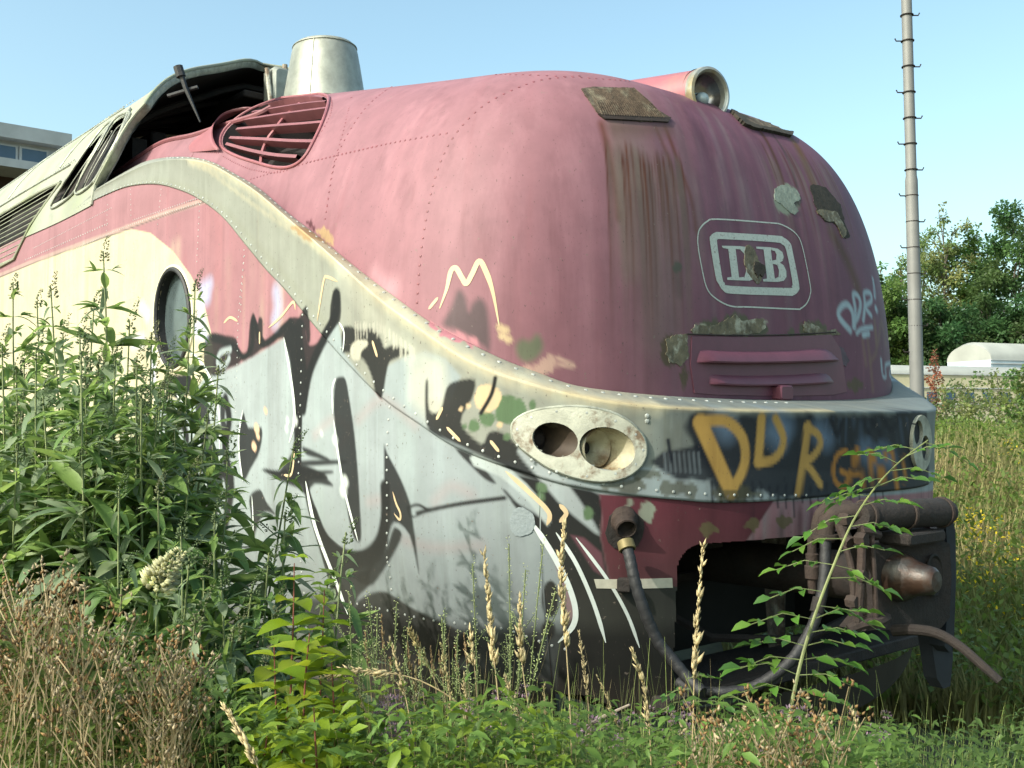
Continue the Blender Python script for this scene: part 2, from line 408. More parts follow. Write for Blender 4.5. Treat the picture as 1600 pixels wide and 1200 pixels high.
def stroke(pts, width, color, soft=.003, on='LB', curve=5, **k):
    if soft <= .005 and curve and len(pts) > 1 and (color is TAN_ or color is WHT_) and width <= .03: RIB.append((pts, width, color)); return
    paint(pts, color, soft, on=on, width=width, closed=False, curve=curve, **k)

# ---- coats of paint (linear colours of the coats, with some shade and highlight put in)
PINK = np.array(srgb(162, 114, 124)); MAROON = np.array(srgb(128, 76, 91)); GREY = srgb(158, 160, 150); SILV = srgb(164, 175, 178); BLK = srgb(18, 19, 22)
CREAM = srgb(236, 226, 190); WHT = srgb(232, 240, 236); TAN = srgb(228, 200, 160); GRN = srgb(96, 122, 88); ORG = srgb(204, 162, 88)
TAN_, WHT_ = TAN, WHT
x = CH['D']; KO['D'][:, :3] = PINK; KO['B'][:, :3] = GREY; KO['L'][:, :3] = srgb(170, 122, 130)
# the hood is redder and darker below and towards the nose: shade painted into the coat
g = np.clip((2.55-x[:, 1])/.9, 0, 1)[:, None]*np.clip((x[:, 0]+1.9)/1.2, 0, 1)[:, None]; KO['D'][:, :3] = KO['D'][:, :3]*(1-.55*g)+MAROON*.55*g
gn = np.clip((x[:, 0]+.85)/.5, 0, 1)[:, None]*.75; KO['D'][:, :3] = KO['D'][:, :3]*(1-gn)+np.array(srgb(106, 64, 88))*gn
xb = CH['B']; gb = (np.clip((xb[:, 0]+1.25)/.5, 0, 1)*.8)[:, None]; KO['B'][:, :3] = KO['B'][:, :3]*(1-gb)+np.array(srgb(120, 130, 130))*gb  # belt greyed round the front: dirt plus painted-in shade
# vertical washed streaks
def streaks(k, n, S0, S1, z0, z1, col_lo, col_hi, a0, a1, w0=.006, w1=.03, seed=1, lmin=.2, lmax=.9):
    r_ = np.random.RandomState(seed)
    for _ in range(n):
        s = r_.uniform(S0, S1); zt = r_.uniform(z0, z1); ln = r_.uniform(lmin, lmax); w_ = r_.uniform(w0, w1)
        X = CH[k]; sel = np.where((np.abs(X[:, 0]-s) < w_*2.5) & (X[:, 1] < zt+.05) & (X[:, 1] > zt-ln))[0]
        if not len(sel): continue
        m = np.exp(-((X[sel, 0]-s)/w_)**2)*np.clip((zt-X[sel, 1])/.06+.5, 0, 1)*np.clip((X[sel, 1]-zt+ln)/ln, 0, 1)*r_.uniform(a0, a1)
        lay(m, sel, k, np.array(col_lo)+(np.array(col_hi)-np.array(col_lo))*r_.rand())
streaks('D', 260, -3.2, .9, 1.9, 3.4, srgb(190, 138, 146), srgb(146, 84, 94), .04, .2)
streaks('D', 60, -.75, .2, 2.2, 3.05, srgb(150, 132, 132), srgb(120, 84, 104), .15, .5, .01, .04, 3)
streaks('B', 160, -3., 1., 1.4, 2.9, srgb(210, 205, 180), srgb(140, 144, 130), .1, .35, .004, .03, 5, .1, .4)
streaks('L', 240, -4.5, .2, 1.2, 2.9, srgb(188, 128, 134), srgb(160, 88, 98), .08, .3, .006, .05, 6)
# cream field round the porthole
paint([(-300, 560), (-60, 468), (0, 434), (80, 400), (150, 374), (205, 358), (235, 364), (270, 392), (298, 430), (318, 470), (330, 520), (334, 560), (330, 620), (330, 900), (-300, 900)], srgb(216, 206, 174), .002, on='L')
streaks('L', 120, -6.5, -2.3, 1.4, 2.6, srgb(222, 213, 184), srgb(186, 178, 148), .1, .35, .006, .05, 8)
# moulding line above the cream
stroke([(-100, 478), (0, 430), (80, 398), (170, 366), (240, 340), (318, 313)], .03, srgb(196, 170, 160), .004, on='L', curve=2, alpha=.7)
stroke([(-100, 482), (0, 433), (80, 401), (170, 369), (240, 343), (318, 316)], .006, BLK, .002, on='L', curve=2, alpha=.8)
# belt: cream highlight painted along the ridge, white-silver overspray lower down
for (a, wd, al, cc) in ((c2p, .05, .5, srgb(232, 222, 190)), (c2p, .02, .35, srgb(214, 190, 150)), (c3p, .02, .4, srgb(205, 196, 168))):
    stroke(Z(0, 0, 1, a[4:19]), wd, cc, .02 if wd > .03 else .008, on='B', curve=2, alpha=al, tree=T_ALL, rough=.006)
streaks('B', 150, -1.3, 1.0, 1.35, 1.7, srgb(70, 72, 66), srgb(120, 118, 96), .15, .6, .004, .02, 41, .05, .3)
stroke(c2p[16:], .012, srgb(206, 190, 150), .006, on='B', curve=2, alpha=.8)  # thin lit strip painted along the front ridge
stroke([(180,297),(248,283),(330,312),(416,398),(492,486),(560,560)], .02, srgb(150,150,130), .02, on='B', curve=3, alpha=.35)
# silver ground coat of the big letters
paint(Z5((-200, 560), (-60, 560), (0, 470), (60, 455), (130, 425), (185, 395), (310, 320), (345, 300), (370, 560), (470, 330), (520, 255), (545, 380), (690, 560), (712, 430), (780, 395), (860, 372), (940, 400), (1000, 470), (960, 560), (860, 560), (900, 680), (1100, 790), (1160, 800), (1200, 830), (1290, 960), (1340, 1100), (1400, 1300), (1400, 1700), (-200, 1700)), SILV, .006, on='LB', alpha=.97)
stroke(Z5((540, 60), (640, 200), (760, 330), (900, 430)), .07, srgb(206, 206, 190), .03, on='B', alpha=.5)
paint(Z5((800, 420), (930, 430), (960, 560), (880, 660), (800, 560)), srgb(208, 206, 192), .03, on='B', alpha=.7)
streaks('L', 200, -2.4, .1, .9, 1.9, srgb(190, 204, 200), srgb(140, 152, 152), .08, .35, .004, .03, 9)
for pts in (((600, 640), (700, 560), (820, 660)), ((430, 700), (500, 640), (560, 680), (520, 760)), ((780, 1110), (900, 1140), (1080, 1130)), ((640, 960), (760, 940)), ((900, 960), (960, 900), (1040, 930))):
    stroke(Z5(*pts), .03, srgb(190, 160, 160), .02, alpha=.35)
# black masses
BL_ = [
 ((436, 1070), (480, 1092), (540, 1142), (600, 1155), (650, 1140), (690, 1092), (716, 1104), (700, 1170), (650, 1225), (640, 1290), (600, 1330), (570, 1400), (530, 1360), (480, 1230)),
 ((-40, 560), (-10, 520), (20, 640), (30, 760), (60, 830), (70, 900), (50, 1000), (60, 1100), (30, 1150), (-20, 1100), (10, 900), (-10, 760)),
 ((60, 560), (80, 575), (78, 640), (95, 700), (88, 820), (110, 880), (100, 960), (80, 900), (70, 780)),
 ((230, 830), (290, 842), (370, 815), (440, 840), (480, 872), (500, 900), (430, 890), (395, 930), (360, 905), (300, 880)),
 ((400, 905), (440, 1000), (480, 1110), (520, 1180), (600, 1215), (560, 1260), (520, 1250), (470, 1180), (430, 1080)),
 ((560, 1240), (620, 1230), (700, 1160), (730, 1080), (745, 1060), (770, 1090), (740, 1160), (690, 1240), (640, 1290)),
 ((0, 440), (0, 330), (30, 300), (80, 310), (122, 322), (135, 375), (165, 375), (176, 262), (190, 222), (205, 262), (212, 240), (226, 250), (235, 330), (330, 243), (345, 272), (385, 205), (400, 200), (410, 250), (412, 330), (400, 340), (392, 285), (380, 300), (400, 480), (375, 560), (372, 860), (350, 860), (345, 560), (310, 320), (185, 395), (150, 400), (130, 425), (90, 440), (40, 470)),
 ((310, 320), (330, 245), (385, 252), (402, 340), (430, 345), (462, 315), (485, 270), (490, 200), (500, 145), (515, 132), (530, 152), (530, 245), (505, 285), (468, 340), (430, 400), (403, 470), (384, 560), (378, 700), (374, 860), (352, 860), (354, 640), (350, 560), (335, 420)),
 ((538, 285), (570, 275), (600, 290), (640, 283), (665, 290), (690, 330), (702, 360), (740, 348), (800, 378), (740, 402), (715, 430), (695, 550), (672, 540), (655, 480), (620, 405), (560, 378), (536, 372)),
 ((510, 490), (530, 472), (550, 482), (565, 560), (585, 700), (602, 900), (612, 1080), (600, 1118), (575, 1080), (545, 920), (520, 740), (503, 600)),
 ((370, 830), (400, 860), (430, 1000), (480, 1090), (540, 1140), (600, 1152), (650, 1136), (690, 1080), (702, 1000), (700, 750), (712, 770), (760, 860), (800, 960), (815, 1050), (826, 1130), (836, 1240), (800, 1090), (740, 1040), (715, 1110), (690, 1170), (640, 1215), (560, 1225), (520, 1225), (560, 1330), (575, 1400), (600, 1345), (680, 1310), (740, 1330), (800, 1370), (900, 1420), (1000, 1470), (1040, 1560), (600, 1600), (540, 1480), (490, 1290), (440, 1120), (405, 1000), (385, 900)),
 ((150, 610), (170, 670), (222, 670), (215, 760), (180, 830), (150, 880), (136, 800), (136, 700)),
 ((175, 940), (215, 912), (240, 960), (275, 1010), (235, 1000), (205, 1060), (190, 1100), (180, 1010)),
 ((372, 700), (362, 862), (290, 850), (328, 790), (350, 745)),
 ((220, 835), (300, 838), (370, 820), (450, 840), (480, 870), (420, 875), (370, 890), (300, 872)),
 ((385, 745), (480, 788), (478, 800), (440, 790), (395, 775)),
 ((375, 800), (535, 797), (535, 812), (375, 820)),
 ((435, 840), (495, 838), (495, 850), (436, 853)),
 ((862, 500), (872, 490), (876, 600), (920, 605), (945, 515), (985, 488), (1055, 485), (1042, 560), (1000, 650), (1080, 735), (1110, 690), (1160, 690), (1225, 745), (1290, 830), (1400, 900), (1250, 862), (1060, 772), (950, 722), (880, 682), (862, 620)),
 ((980, 752), (1080, 795), (1102, 840), (1137, 888), (1095, 872), (1040, 820)),
 ((1168, 920), (1180, 920), (1240, 990), (1232, 998)),
]
for i, p in enumerate(BL_): paint(Z5(*p), BLK, .005, alpha=.95, curve=3)
stroke(Z5((335, 262), (362, 330), (372, 480), (368, 700), (362, 850)), .045, BLK, .006)
stroke(Z5((514, 150), (506, 240), (455, 345), (408, 460), (384, 600)), .05, BLK, .006)
stroke(Z5((30, 320), (110, 350), (150, 395), (185, 350), (190, 250), (230, 345), (330, 262)), .035, BLK, .006)
stroke(Z5((425, 1000), (475, 1110), (545, 1175), (620, 1175), (680, 1120), (705, 1020), (704, 900)), .05, BLK, .006)
stroke(Z5((100, 365), (60, 380), (50, 420), (75, 430), (95, 400)), .03, SILV, .006)
paint(Z5((575, 345), (600, 328), (632, 330), (635, 350), (612, 372), (605, 405), (580, 405), (568, 375)), srgb(205, 203, 186), .004, curve=3)
r_ = np.random.RandomState(5)
for i in range(26):          # pale drips run down over the black
    X0 = 590+i*9+r_.uniform(-4, 4); Y0 = 262+max(0, (X0-680))*.7; stroke(Z5((X0, Y0), (X0+2, Y0+r_.uniform(20, 75))), .006, srgb(206, 204, 190), .002, curve=0, alpha=.9)
# lower right: black bands running on to the nose
paint(Z6((-20, 380), (60, 415), (160, 452), (400, 505), (490, 530), (505, 600), (498, 700), (530, 860), (560, 1300), (330, 1300), (355, 1060), (398, 1000), (372, 890), (305, 760), (215, 640), (150, 560), (230, 600), (292, 640), (292, 600), (220, 520), (120, 440), (0, 400)), BLK, .006, curve=2)
paint(Z6((170, 365), (205, 350), (330, 440), (470, 640), (488, 690), (440, 655), (330, 560), (230, 440)), srgb(176, 184, 186), .006, curve=2)
paint(Z6((0, 372), (150, 440), (250, 540), (296, 602), (288, 655), (215, 560), (100, 460), (0, 420)), srgb(196, 206, 204), .005, curve=2)
paint(Z6((380, 690), (470, 830), (520, 860), (500, 760), (430, 700)), MAROON*.8, .005)
for pts, w_ in ((((125, 440), (215, 520), (294, 602), (286, 652)), .018), (((212, 622), (262, 690), (318, 780), (372, 890), (398, 985), (385, 1050), (330, 1110)), .022), (((322, 680), (400, 800), (470, 960), (516, 1110)), .016), (((400, 700), (520, 860), (600, 1000), (648, 1130)), .013), (((335, 570), (362, 605), (335, 640)), .018)):
    stroke(Z6(*pts), w_, WHT if w_ != .018 else TAN, .004, taper=True)
for pts, w_ in ((((310, 318), (330, 430), (348, 560), (350, 650), (330, 730)), .022), (((502, 620), (500, 520), (512, 478)), .014), (((505, 640), (520, 760), (548, 920), (600, 1115)), .016), (((395, 880), (420, 1010), (450, 1110), (520, 1290), (560, 1400)), .028), (((150, 600), (134, 700), (138, 800), (150, 880)), .016), (((525, 258), (545, 300), (540, 375)), .01), (((185, 935), (190, 1040), (188, 1090)), .012)):
    stroke(Z5(*pts), w_, WHT, .004, taper=True)
for pts, w_ in ((((735, 365), (790, 420), (840, 520), (858, 640), (858, 800)), .02), (((680, 520), (700, 560), (705, 640)), .014)):
    stroke(Z4(*pts), w_, WHT, .005, taper=True)
paint(Z4((640, 470), (740, 460), (770, 520), (700, 560), (650, 540)), BLK, .006)
stroke(Z4((880, 560), (895, 640), (880, 760), (905, 900), (880, 1050)), .06, BLK, .01)
stroke(Z4((700, 640), (730, 700), (740, 800), (900, 860)), .05, BLK, .01)
for p, r in (((352, 640), .02), ((322, 640), .012), ((318, 672), .012), ((545, 880), .026), ((540, 915), .026), ((508, 715), .018), ((455, 690), .008)):
    stroke(Z5(p, (p[0]+2, p[1]+6)), r*1.6, WHT, .01, curve=0)
stroke(Z5((792, 985), (830, 972), (870, 990), (880, 992)), .01, BLK, .004); stroke(Z5((830, 1005), (880, 992), (1000, 968), (1170, 945)), .014, BLK, .004); stroke(Z5((792, 990), (810, 1020), (870, 992)), .006, BLK, .004)
stroke(Z5((735, 920), (748, 965), (765, 1005), (762, 1030), (740, 1005)), .01, TAN, .003)
for pts in (((130, 255), (100, 240), (75, 262)), ((250, 280), (300, 235), (345, 180), (355, 210)), ((440, 255), (465, 100), (480, 82), (520, 100)), ((215, 295), (215, 345)), ((930, 590), (905, 640)), ((655, 330), (675, 395)), ((310, 855), (340, 850), (352, 760)), ((945, 668), (1000, 725)), ((1115, 720), (1150, 765))):
    stroke(Z5(*pts), .014, TAN, .004, taper=True)
for cx, cy, r in ((200, 670, .02), (190, 740, .018), (205, 700, .012), (235, 600, .012)): stroke(Z5((cx, cy), (cx+5, cy+8)), r*2, srgb(226, 190, 160), .004, curve=0)
for cx, cy, w_, h_, c_ in ((1052, 660, 24, 28, GRN), (1100, 635, 30, 32, GRN), (1180, 600, 48, 62, GRN), (1228, 600, 28, 44, GRN), (1180, 706, 15, 14, GRN), (1015, 665, 10, 10, GRN), (1280, 582, 14, 20, GRN), (1105, 555, 56, 54, TAN), (1030, 585, 10, 10, TAN), (1000, 598, 8, 8, TAN), (1152, 660, 12, 12, TAN)):
    paint(Z5(*[(cx+w_*math.cos(a), cy+h_*math.sin(a)) for a in np.linspace(0, 2*PI, 22)[:-1]]), c_, .003, rough=.006 if w_ > 20 else 0, rf=60)
stroke(Z5((1105, 520), (1130, 545), (1120, 585)), .02, srgb(200, 190, 160), .01, alpha=.6)
stroke(Z5((1135, 475), (1120, 540), (1078, 615)), .014, BLK, .003)
for cx, cy, w_, h_ in ((300, 940, 34, 72), (292, 1060, 28, 36), (246, 1120, 22, 26)):
    paint(Z6(*[(cx+w_*math.cos(a), cy+h_*math.sin(a)) for a in np.linspace(0, 2*PI, 22)[:-1]]), BLK, .004)
for cx, cy, w_, h_ in ((265, 505, 22, 22), (262, 540, 18, 20), (445, 605, 20, 28)):
    paint(Z6(*[(cx+w_*math.cos(a), cy+h_*math.sin(a)) for a in np.linspace(0, 2*PI, 16)[:-1]]), GRN, .004, rough=.004)
# lilac ghosts on the cream
for pts in (((790, 130), (820, 110)), ((780, 180), (812, 160)), ((760, 280), (800, 300), (780, 230)), ((555, 200), (575, 230)), ((520, 340), (560, 330)), ((600, 380), (600, 480)), ((1080, 140), (1085, 200), (1075, 250))):
    stroke(Z4(*pts), .06, srgb(190, 200, 236), .03, alpha=.8)
# scribbles and camouflage blots on the hood
paint(Z5((930, 270), (960, 205), (985, 140), (1005, 138), (1022, 170), (1032, 215), (1045, 185), (1075, 165), (1098, 190), (1110, 250), (1113, 365), (1085, 350), (1040, 320), (990, 290)), srgb(88, 74, 78), .012, on='D', alpha=.9, curve=3)
for pts, w_ in ((((875, 208), (912, 162)), .014), (((918, 205), (945, 130), (962, 60), (982, 48), (1005, 85), (1022, 108), (1045, 70), (1072, 20), (1098, 60), (1125, 140), (1150, 272)), .022)):
    stroke(Z5(*pts), w_, TAN, .003, on='D')
for cx, cy in ((1152, 280), (1175, 290), (1160, 312), (1185, 326)): stroke(Z5((cx, cy), (cx+3, cy)), .026, TAN, .003, on='D', curve=0)
paint(Z5((1215, 350), (1240, 325), (1270, 330), (1300, 305), (1322, 350), (1300, 395), (1260, 415), (1225, 395)), GRN, .012, on='D', alpha=.75, curve=3)
paint(Z5((1180, 420), (1240, 440), (1300, 420), (1345, 385), (1385, 395), (1360, 440), (1310, 475), (1240, 460), (1190, 445)), srgb(214, 176, 160), .004, on='D', alpha=.9, rough=.01, rf=70)
stroke(Z5((1380, 400), (1440, 428)), .016, srgb(214, 176, 160), .004, on='D'); stroke(Z5((1370, 425), (1430, 432)), .01, srgb(214, 176, 160), .004, on='D')
paint(Z5((880, 262), (925, 285), (1000, 300), (1060, 330), (1085, 360), (1040, 350), (960, 325), (900, 290)), srgb(206, 140, 150), .002, on='DB', rough=.012, rf=110)
for p in (((660, 70), (720, 120), (735, 110)), ((700, 130), (740, 140))): stroke(Z5(*p), .05, srgb(196, 150, 160), .03, on='D', alpha=.6)
# flaked metal showing by the flange
for pts in (((1195, 765), (1215, 760), (1232, 790), (1225, 805)), ):
    paint(Z1(*pts), srgb(96, 50, 60), .002, on='D', rough=.008, rf=150)
paint(Z1((1235, 800), (1265, 785), (1295, 815), (1305, 860), (1280, 850)), srgb(190, 160, 120), .003, on='DB', rough=.008, rf=120)
# rust and soot runs below the two tread mats
RUSTC = srgb(112, 58, 34)
for pts, w_, a_, c_ in ((((940, 195), (952, 240), (962, 290), (968, 340)), .028, .75, RUSTC), (((962, 195), (975, 300), (985, 420)), .07, .45, srgb(150, 132, 118)), (((985, 195), (1010, 300), (1030, 440), (1032, 520)), .13, .5, srgb(136, 120, 116)), (((1040, 200), (1062, 260), (1080, 310), (1088, 360)), .022, .8, RUSTC), (((1025, 200), (1045, 250), (1060, 300)), .02, .55, RUSTC), (((1060, 210), (1085, 300), (1092, 400)), .06, .35, srgb(140, 110, 110)),
                         (((1190, 208), (1210, 245), (1225, 292)), .026, 1., srgb(96, 54, 32)), (((1205, 208), (1232, 250), (1245, 290)), .02, .8, srgb(80, 62, 56)), (((1232, 212), (1258, 255), (1275, 298)), .05, .95, srgb(112, 76, 40)), (((1300, 365), (1325, 410), (1340, 450)), .055, .8, srgb(98, 68, 44)), (((1262, 215), (1300, 290)), .01, .7, srgb(70, 44, 54)), (((1232, 335), (1252, 380), (1270, 450)), .03, .35, srgb(96, 66, 66)), (((1058, 420), (1062, 460)), .03, .5, srgb(90, 72, 70)), (((960, 200), (1000, 202), (1045, 200)), .05, .6, srgb(110, 84, 72))):
    stroke(pts, w_*1.25, c_, w_*.5, on='D', alpha=a_)
for (pa, pb, nn, sd_, l0, l1) in (((945, 240), (1062, 240), 110, 31, .3, 1.0), ((1185, 235), (1290, 260), 60, 32, .2, .7)):
    ca, cb = q([pa])[0], q([pb])[0]; streaks('D', nn, ca[0], cb[0], ca[1]-.05, ca[1]+.06, srgb(92, 66, 56), srgb(150, 134, 122), .12, .5, .004, .018, sd_, l0, l1)
    streaks('D', nn//5, ca[0], cb[0], ca[1], ca[1]+.06, srgb(112, 56, 28), srgb(96, 52, 34), .6, 1., .004, .008, sd_+5, l0, l1*.8)
streaks('D', 40, -.55, .6, 2.4, 3.0, srgb(120, 86, 96), srgb(84, 54, 74), .1, .4, .004, .015, 12)
# worn paint patches on the nose
def blots(lst, col, on, rough=.012, alpha=.95, rf=80):
    for c, w_, h_ in lst: paint([(c[0]+w_*math.cos(a), c[1]+h_*math.sin(a)) for a in np.linspace(0, 2*PI, 18)[:-1]], col, .002, on=on, rough=rough, alpha=alpha, rf=rf)
blots((((1230, 312), 20, 24),), srgb(150, 160, 140), 'D'); blots((((1243, 312), 8, 12),), srgb(84, 72, 60), 'D')
blots((((1058, 418), 8, 8),), srgb(92, 92, 80), 'D', .006)
blots((((1048, 548), 18, 26), ((1070, 590), 6, 20), ((1336, 602), 12, 10), ((1115, 536), 10, 6)), srgb(96, 84, 60), 'D', .014, .9)
blots((((1112, 510), 26, 10), ((1150, 506), 22, 16), ((1180, 515), 20, 12), ((1235, 520), 6, 6), ((1270, 516), 22, 14), ((1310, 560), 6, 18)), srgb(96, 96, 70), 'D', .014, .95)
blots((((1095, 510), 8, 4), ((1190, 503), 10, 3), ((1160, 520), 12, 4)), srgb(196, 196, 170), 'D', .006, .9)
# DDR! in white
for pts, w_ in ((((1082, 700), (1030, 640), (1012, 600), (1030, 560), (1062, 545), (1088, 575), (1100, 620), (1102, 675)), .03), (((1108, 678), (1112, 580), (1100, 490), (1128, 498), (1142, 545), (1130, 610), (1110, 650)), .026), (((1158, 640), (1168, 550), (1165, 480), (1200, 482), (1205, 525), (1172, 560), (1205, 612)), .024), (((1215, 400), (1226, 500)), .024), (((1232, 570), (1237, 580)), .03), (((1120, 715), (1150, 690), (1210, 680)), .022), (((1158, 727), (1190, 718)), .028), (((1262, 870), (1272, 960), (1290, 970), (1290, 900), (1318, 900), (1312, 960), (1335, 985), (1322, 860), (1345, 930)), .018)):
    stroke(Z3(*pts), w_, srgb(176, 196, 206), .008, on='DB')
for pts in (((1155, 760), (1175, 900)), ((1185, 760), (1215, 1050)), ((1225, 640), (1240, 780), (1265, 650), (1290, 780)), ((1200, 880), (1235, 820), (1230, 700))): stroke(Z3(*pts), .022, srgb(140, 110, 92), .014, on='D', alpha=.7)
# DDR GAN on the belt
INK = srgb(24, 28, 40)
paint(Z6((835, 300), (830, 240), (870, 212), (980, 222), (1120, 225), (1330, 225), (1500, 222), (1640, 215), (1770, 215), (1770, 530), (1640, 540), (1500, 535), (1280, 560), (1120, 520), (1000, 570), (950, 520), (925, 450), (880, 380)), INK, .012, on='B', alpha=.93, curve=2, rough=.012, rf=40)
paint(Z6((690, 405), (740, 365), (830, 350), (900, 330), (950, 460), (900, 480), (850, 470), (800, 475), (740, 440)), INK, .006, on='B', alpha=.9)
for i in range(8): stroke(Z6((745+i*19, 370), (752+i*19, 445)), .008, srgb(110, 118, 124), .003, on='B', curve=0)
stroke(Z6((760, 320), (772, 400)), .012, INK, .004, on='B')
for i in range(14):
    X0 = 1380+i*26; stroke(Z6((X0, 235), (X0+r_.uniform(-8, 12), 330)), .012, srgb(72, 88, 108), .005, on='B', curve=0, alpha=.7)
for i in range(22):
    X0 = 930+i*32; stroke(Z6((X0, 470+r_.uniform(0, 30)), (X0+3, 560+r_.uniform(0, 60))), .01, INK, .004, on='BL', curve=0, alpha=.8)
for (a_, b_) in ((960, 250), (1190, 240), (1165, 290), (1350, 285), (1530, 360), (1600, 370)): stroke(Z6((a_, b_), (a_+30, b_+30)), .07, srgb(120, 144, 172), .035, on='B', alpha=.75)
for pts, w_ in ((((885, 250), (925, 340), (965, 430), (1005, 520)), .066), (((900, 245), (985, 245), (1045, 300), (1062, 370), (1050, 440), (1005, 520)), .046), (((1125, 235), (1120, 310), (1112, 405)), .046), (((1180, 235), (1208, 300), (1205, 350), (1170, 395), (1112, 408)), .04), (((1306, 265), (1290, 380), (1268, 520)), .046), (((1300, 268), (1348, 300), (1352, 345), (1320, 388), (1292, 400), (1322, 440), (1355, 492)), .036)):
    stroke(Z6(*pts), w_*.84, ORG, .005, on='B')
for pts, w_ in ((((905, 110), (870, 130), (855, 190), (870, 240), (905, 250), (915, 210), (885, 190)), .022), (((905, 240), (930, 170), (945, 100), (960, 180), (968, 250)), .022), (((925, 205), (960, 200)), .02), (((1000, 250), (1000, 110), (1030, 180), (1050, 240), (1058, 130), (1080, 110), (1090, 180), (1100, 260)), .022), (((1130, 130), (1135, 240)), .02)):
    stroke(Z7(*pts), w_, srgb(190, 130, 56), .005, on='B')
for pts in (((1520, 235), (1545, 290), (1560, 240), (1590, 300)), ((1600, 235), (1630, 280), (1660, 240)), ((1400, 245), (1420, 300), (1440, 250))): stroke(Z6(*pts), .022, INK, .006, on='B')
blots((((980, 760), 40, 10), ((1060, 765), 30, 12), ((1150, 772), 40, 10), ((1010, 740), 20, 8)), srgb(86, 84, 62), 'B', .016, .7, 60)
# nose below the belt: maroon, black skirt
paint(np.array([[-.98, 1.5], [-.98, .3], [1.2, .3], [1.2, 1.5]]) if False else Z6((490, 530), (505, 620), (498, 700), (530, 860), (545, 960), (560, 1300), (2300, 1300), (2300, 300), (1200, 520), (800, 545)), srgb(100, 40, 54), .004, on='L')
X = CH['L']; sel = np.where((X[:, 0] > q([(905, 1000)])[0][0]) & (X[:, 0] < 1.4) & (X[:, 1] < 1.085))[0]; KO['L'][sel, :3] = srgb(30, 29, 30)
streaks('L', 60, -.75, 1., 1.1, 1.36, srgb(70, 26, 40), srgb(50, 24, 34), .3, .7, .004, .02, 21, .2, .5)
blots((((1108, 828), 14, 9), ((1175, 820), 12, 9), ((1225, 815), 14, 10)), srgb(110, 100, 66), 'L', .012, .85, 90)
blots((((1010, 800), 14, 16), ((985, 786), 5, 6)), srgb(150, 156, 140), 'L', .01, .95, 90)
# lower hull darkens downward: grime plus painted shade of the curve, brown below
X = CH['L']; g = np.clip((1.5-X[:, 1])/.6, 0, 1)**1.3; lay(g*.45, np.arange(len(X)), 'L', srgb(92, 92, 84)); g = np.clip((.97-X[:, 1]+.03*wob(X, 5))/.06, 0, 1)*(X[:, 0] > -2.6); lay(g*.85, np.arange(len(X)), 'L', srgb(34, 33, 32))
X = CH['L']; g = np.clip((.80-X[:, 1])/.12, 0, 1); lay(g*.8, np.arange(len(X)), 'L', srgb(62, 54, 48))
KO['L'][:, 3] += 0
for k, v in (('B', .12), ('L', .0)): KO[k][:, 3] = np.maximum(KO[k][:, 3], v)
# ------------------------------------------------------------ the derelict powercar
CAR = thing('railcar', 'derelict faded red streamlined railcar nose with silver graffiti, standing in weeds', 'train', (-1.5, 0, 0))
CAR_INV = Matrix.Translation((1.5, 0, 0))
def own(o):
    """keep world placement under the car's Empty"""
    o.matrix_parent_inverse = CAR_INV if o.parent == CAR else Matrix(); return o
_link = link
def link(name, me, mat=None, parent=None, **k):
    o = _link(name, me, mat, parent, **k)
    if parent is not None and parent == CAR: own(o)
    return o
def inpoly(X, P):
    ins = np.zeros(len(X), bool); k = len(P)
    for i in range(k):
        a, b = P[i], P[(i+1) % k]; c = (a[1] > X[:, 1]) != (b[1] > X[:, 1])
        if c.any(): ins ^= c & (X[:, 0] < a[0]+(X[:, 1]-a[1])/(b[1]-a[1]+1e-15)*(b[0]-a[0]))
    return ins
def shell(name, k, holes, drop=None):
    P = SH[k]; F = grid_faces(*P.shape[:2]); V = P.reshape(-1, 3); c = CH[k][F].mean(1); keep = np.ones(len(F), bool)
    for h, both in holes:
        keep &= ~inpoly(c, h)
        if both: keep &= ~inpoly(c*[-1, 1], h)
    if drop is not None: keep &= ~drop(V[F].mean(1))
    F = F[keep]; used = np.zeros(len(V), bool); used[F.ravel()] = True; idx = np.cumsum(used)-1
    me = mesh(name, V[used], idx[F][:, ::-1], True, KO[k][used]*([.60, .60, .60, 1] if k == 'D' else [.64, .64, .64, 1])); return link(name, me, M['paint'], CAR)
def mirrored(o, name, parent, **k):
    me = o.data.copy(); n = len(me.vertices); c = np.empty(n*3, np.float32); me.vertices.foreach_get('co', c); c = c.reshape(-1, 3); c[:, 1] *= -1
    me.vertices.foreach_set('co', c.ravel()); me.flip_normals(); me.update(); return link(name, me, None, parent, **k)
def pt(px, py, dist):
    r = (px-800)/1600.; u = (600-py)/1600.; fw = CP-u*SP; d = np.array([SN*r-CS*fw, CS*r+SN*fw, SP+u*CP]); return Vector(CAM+d*dist/fw)
def on(px, py, off=0., tree=None):
    l, n = spot(px, py, tree)
    return l+n*off if l is not None else None
def trace(pts, off=0., tree=None, n=None):
    o = [on(*p, off, tree) for p in pts]; o = [p for p in o if p is not None]
    return [Vector(v) for v in catmull(o, n)] if n else o

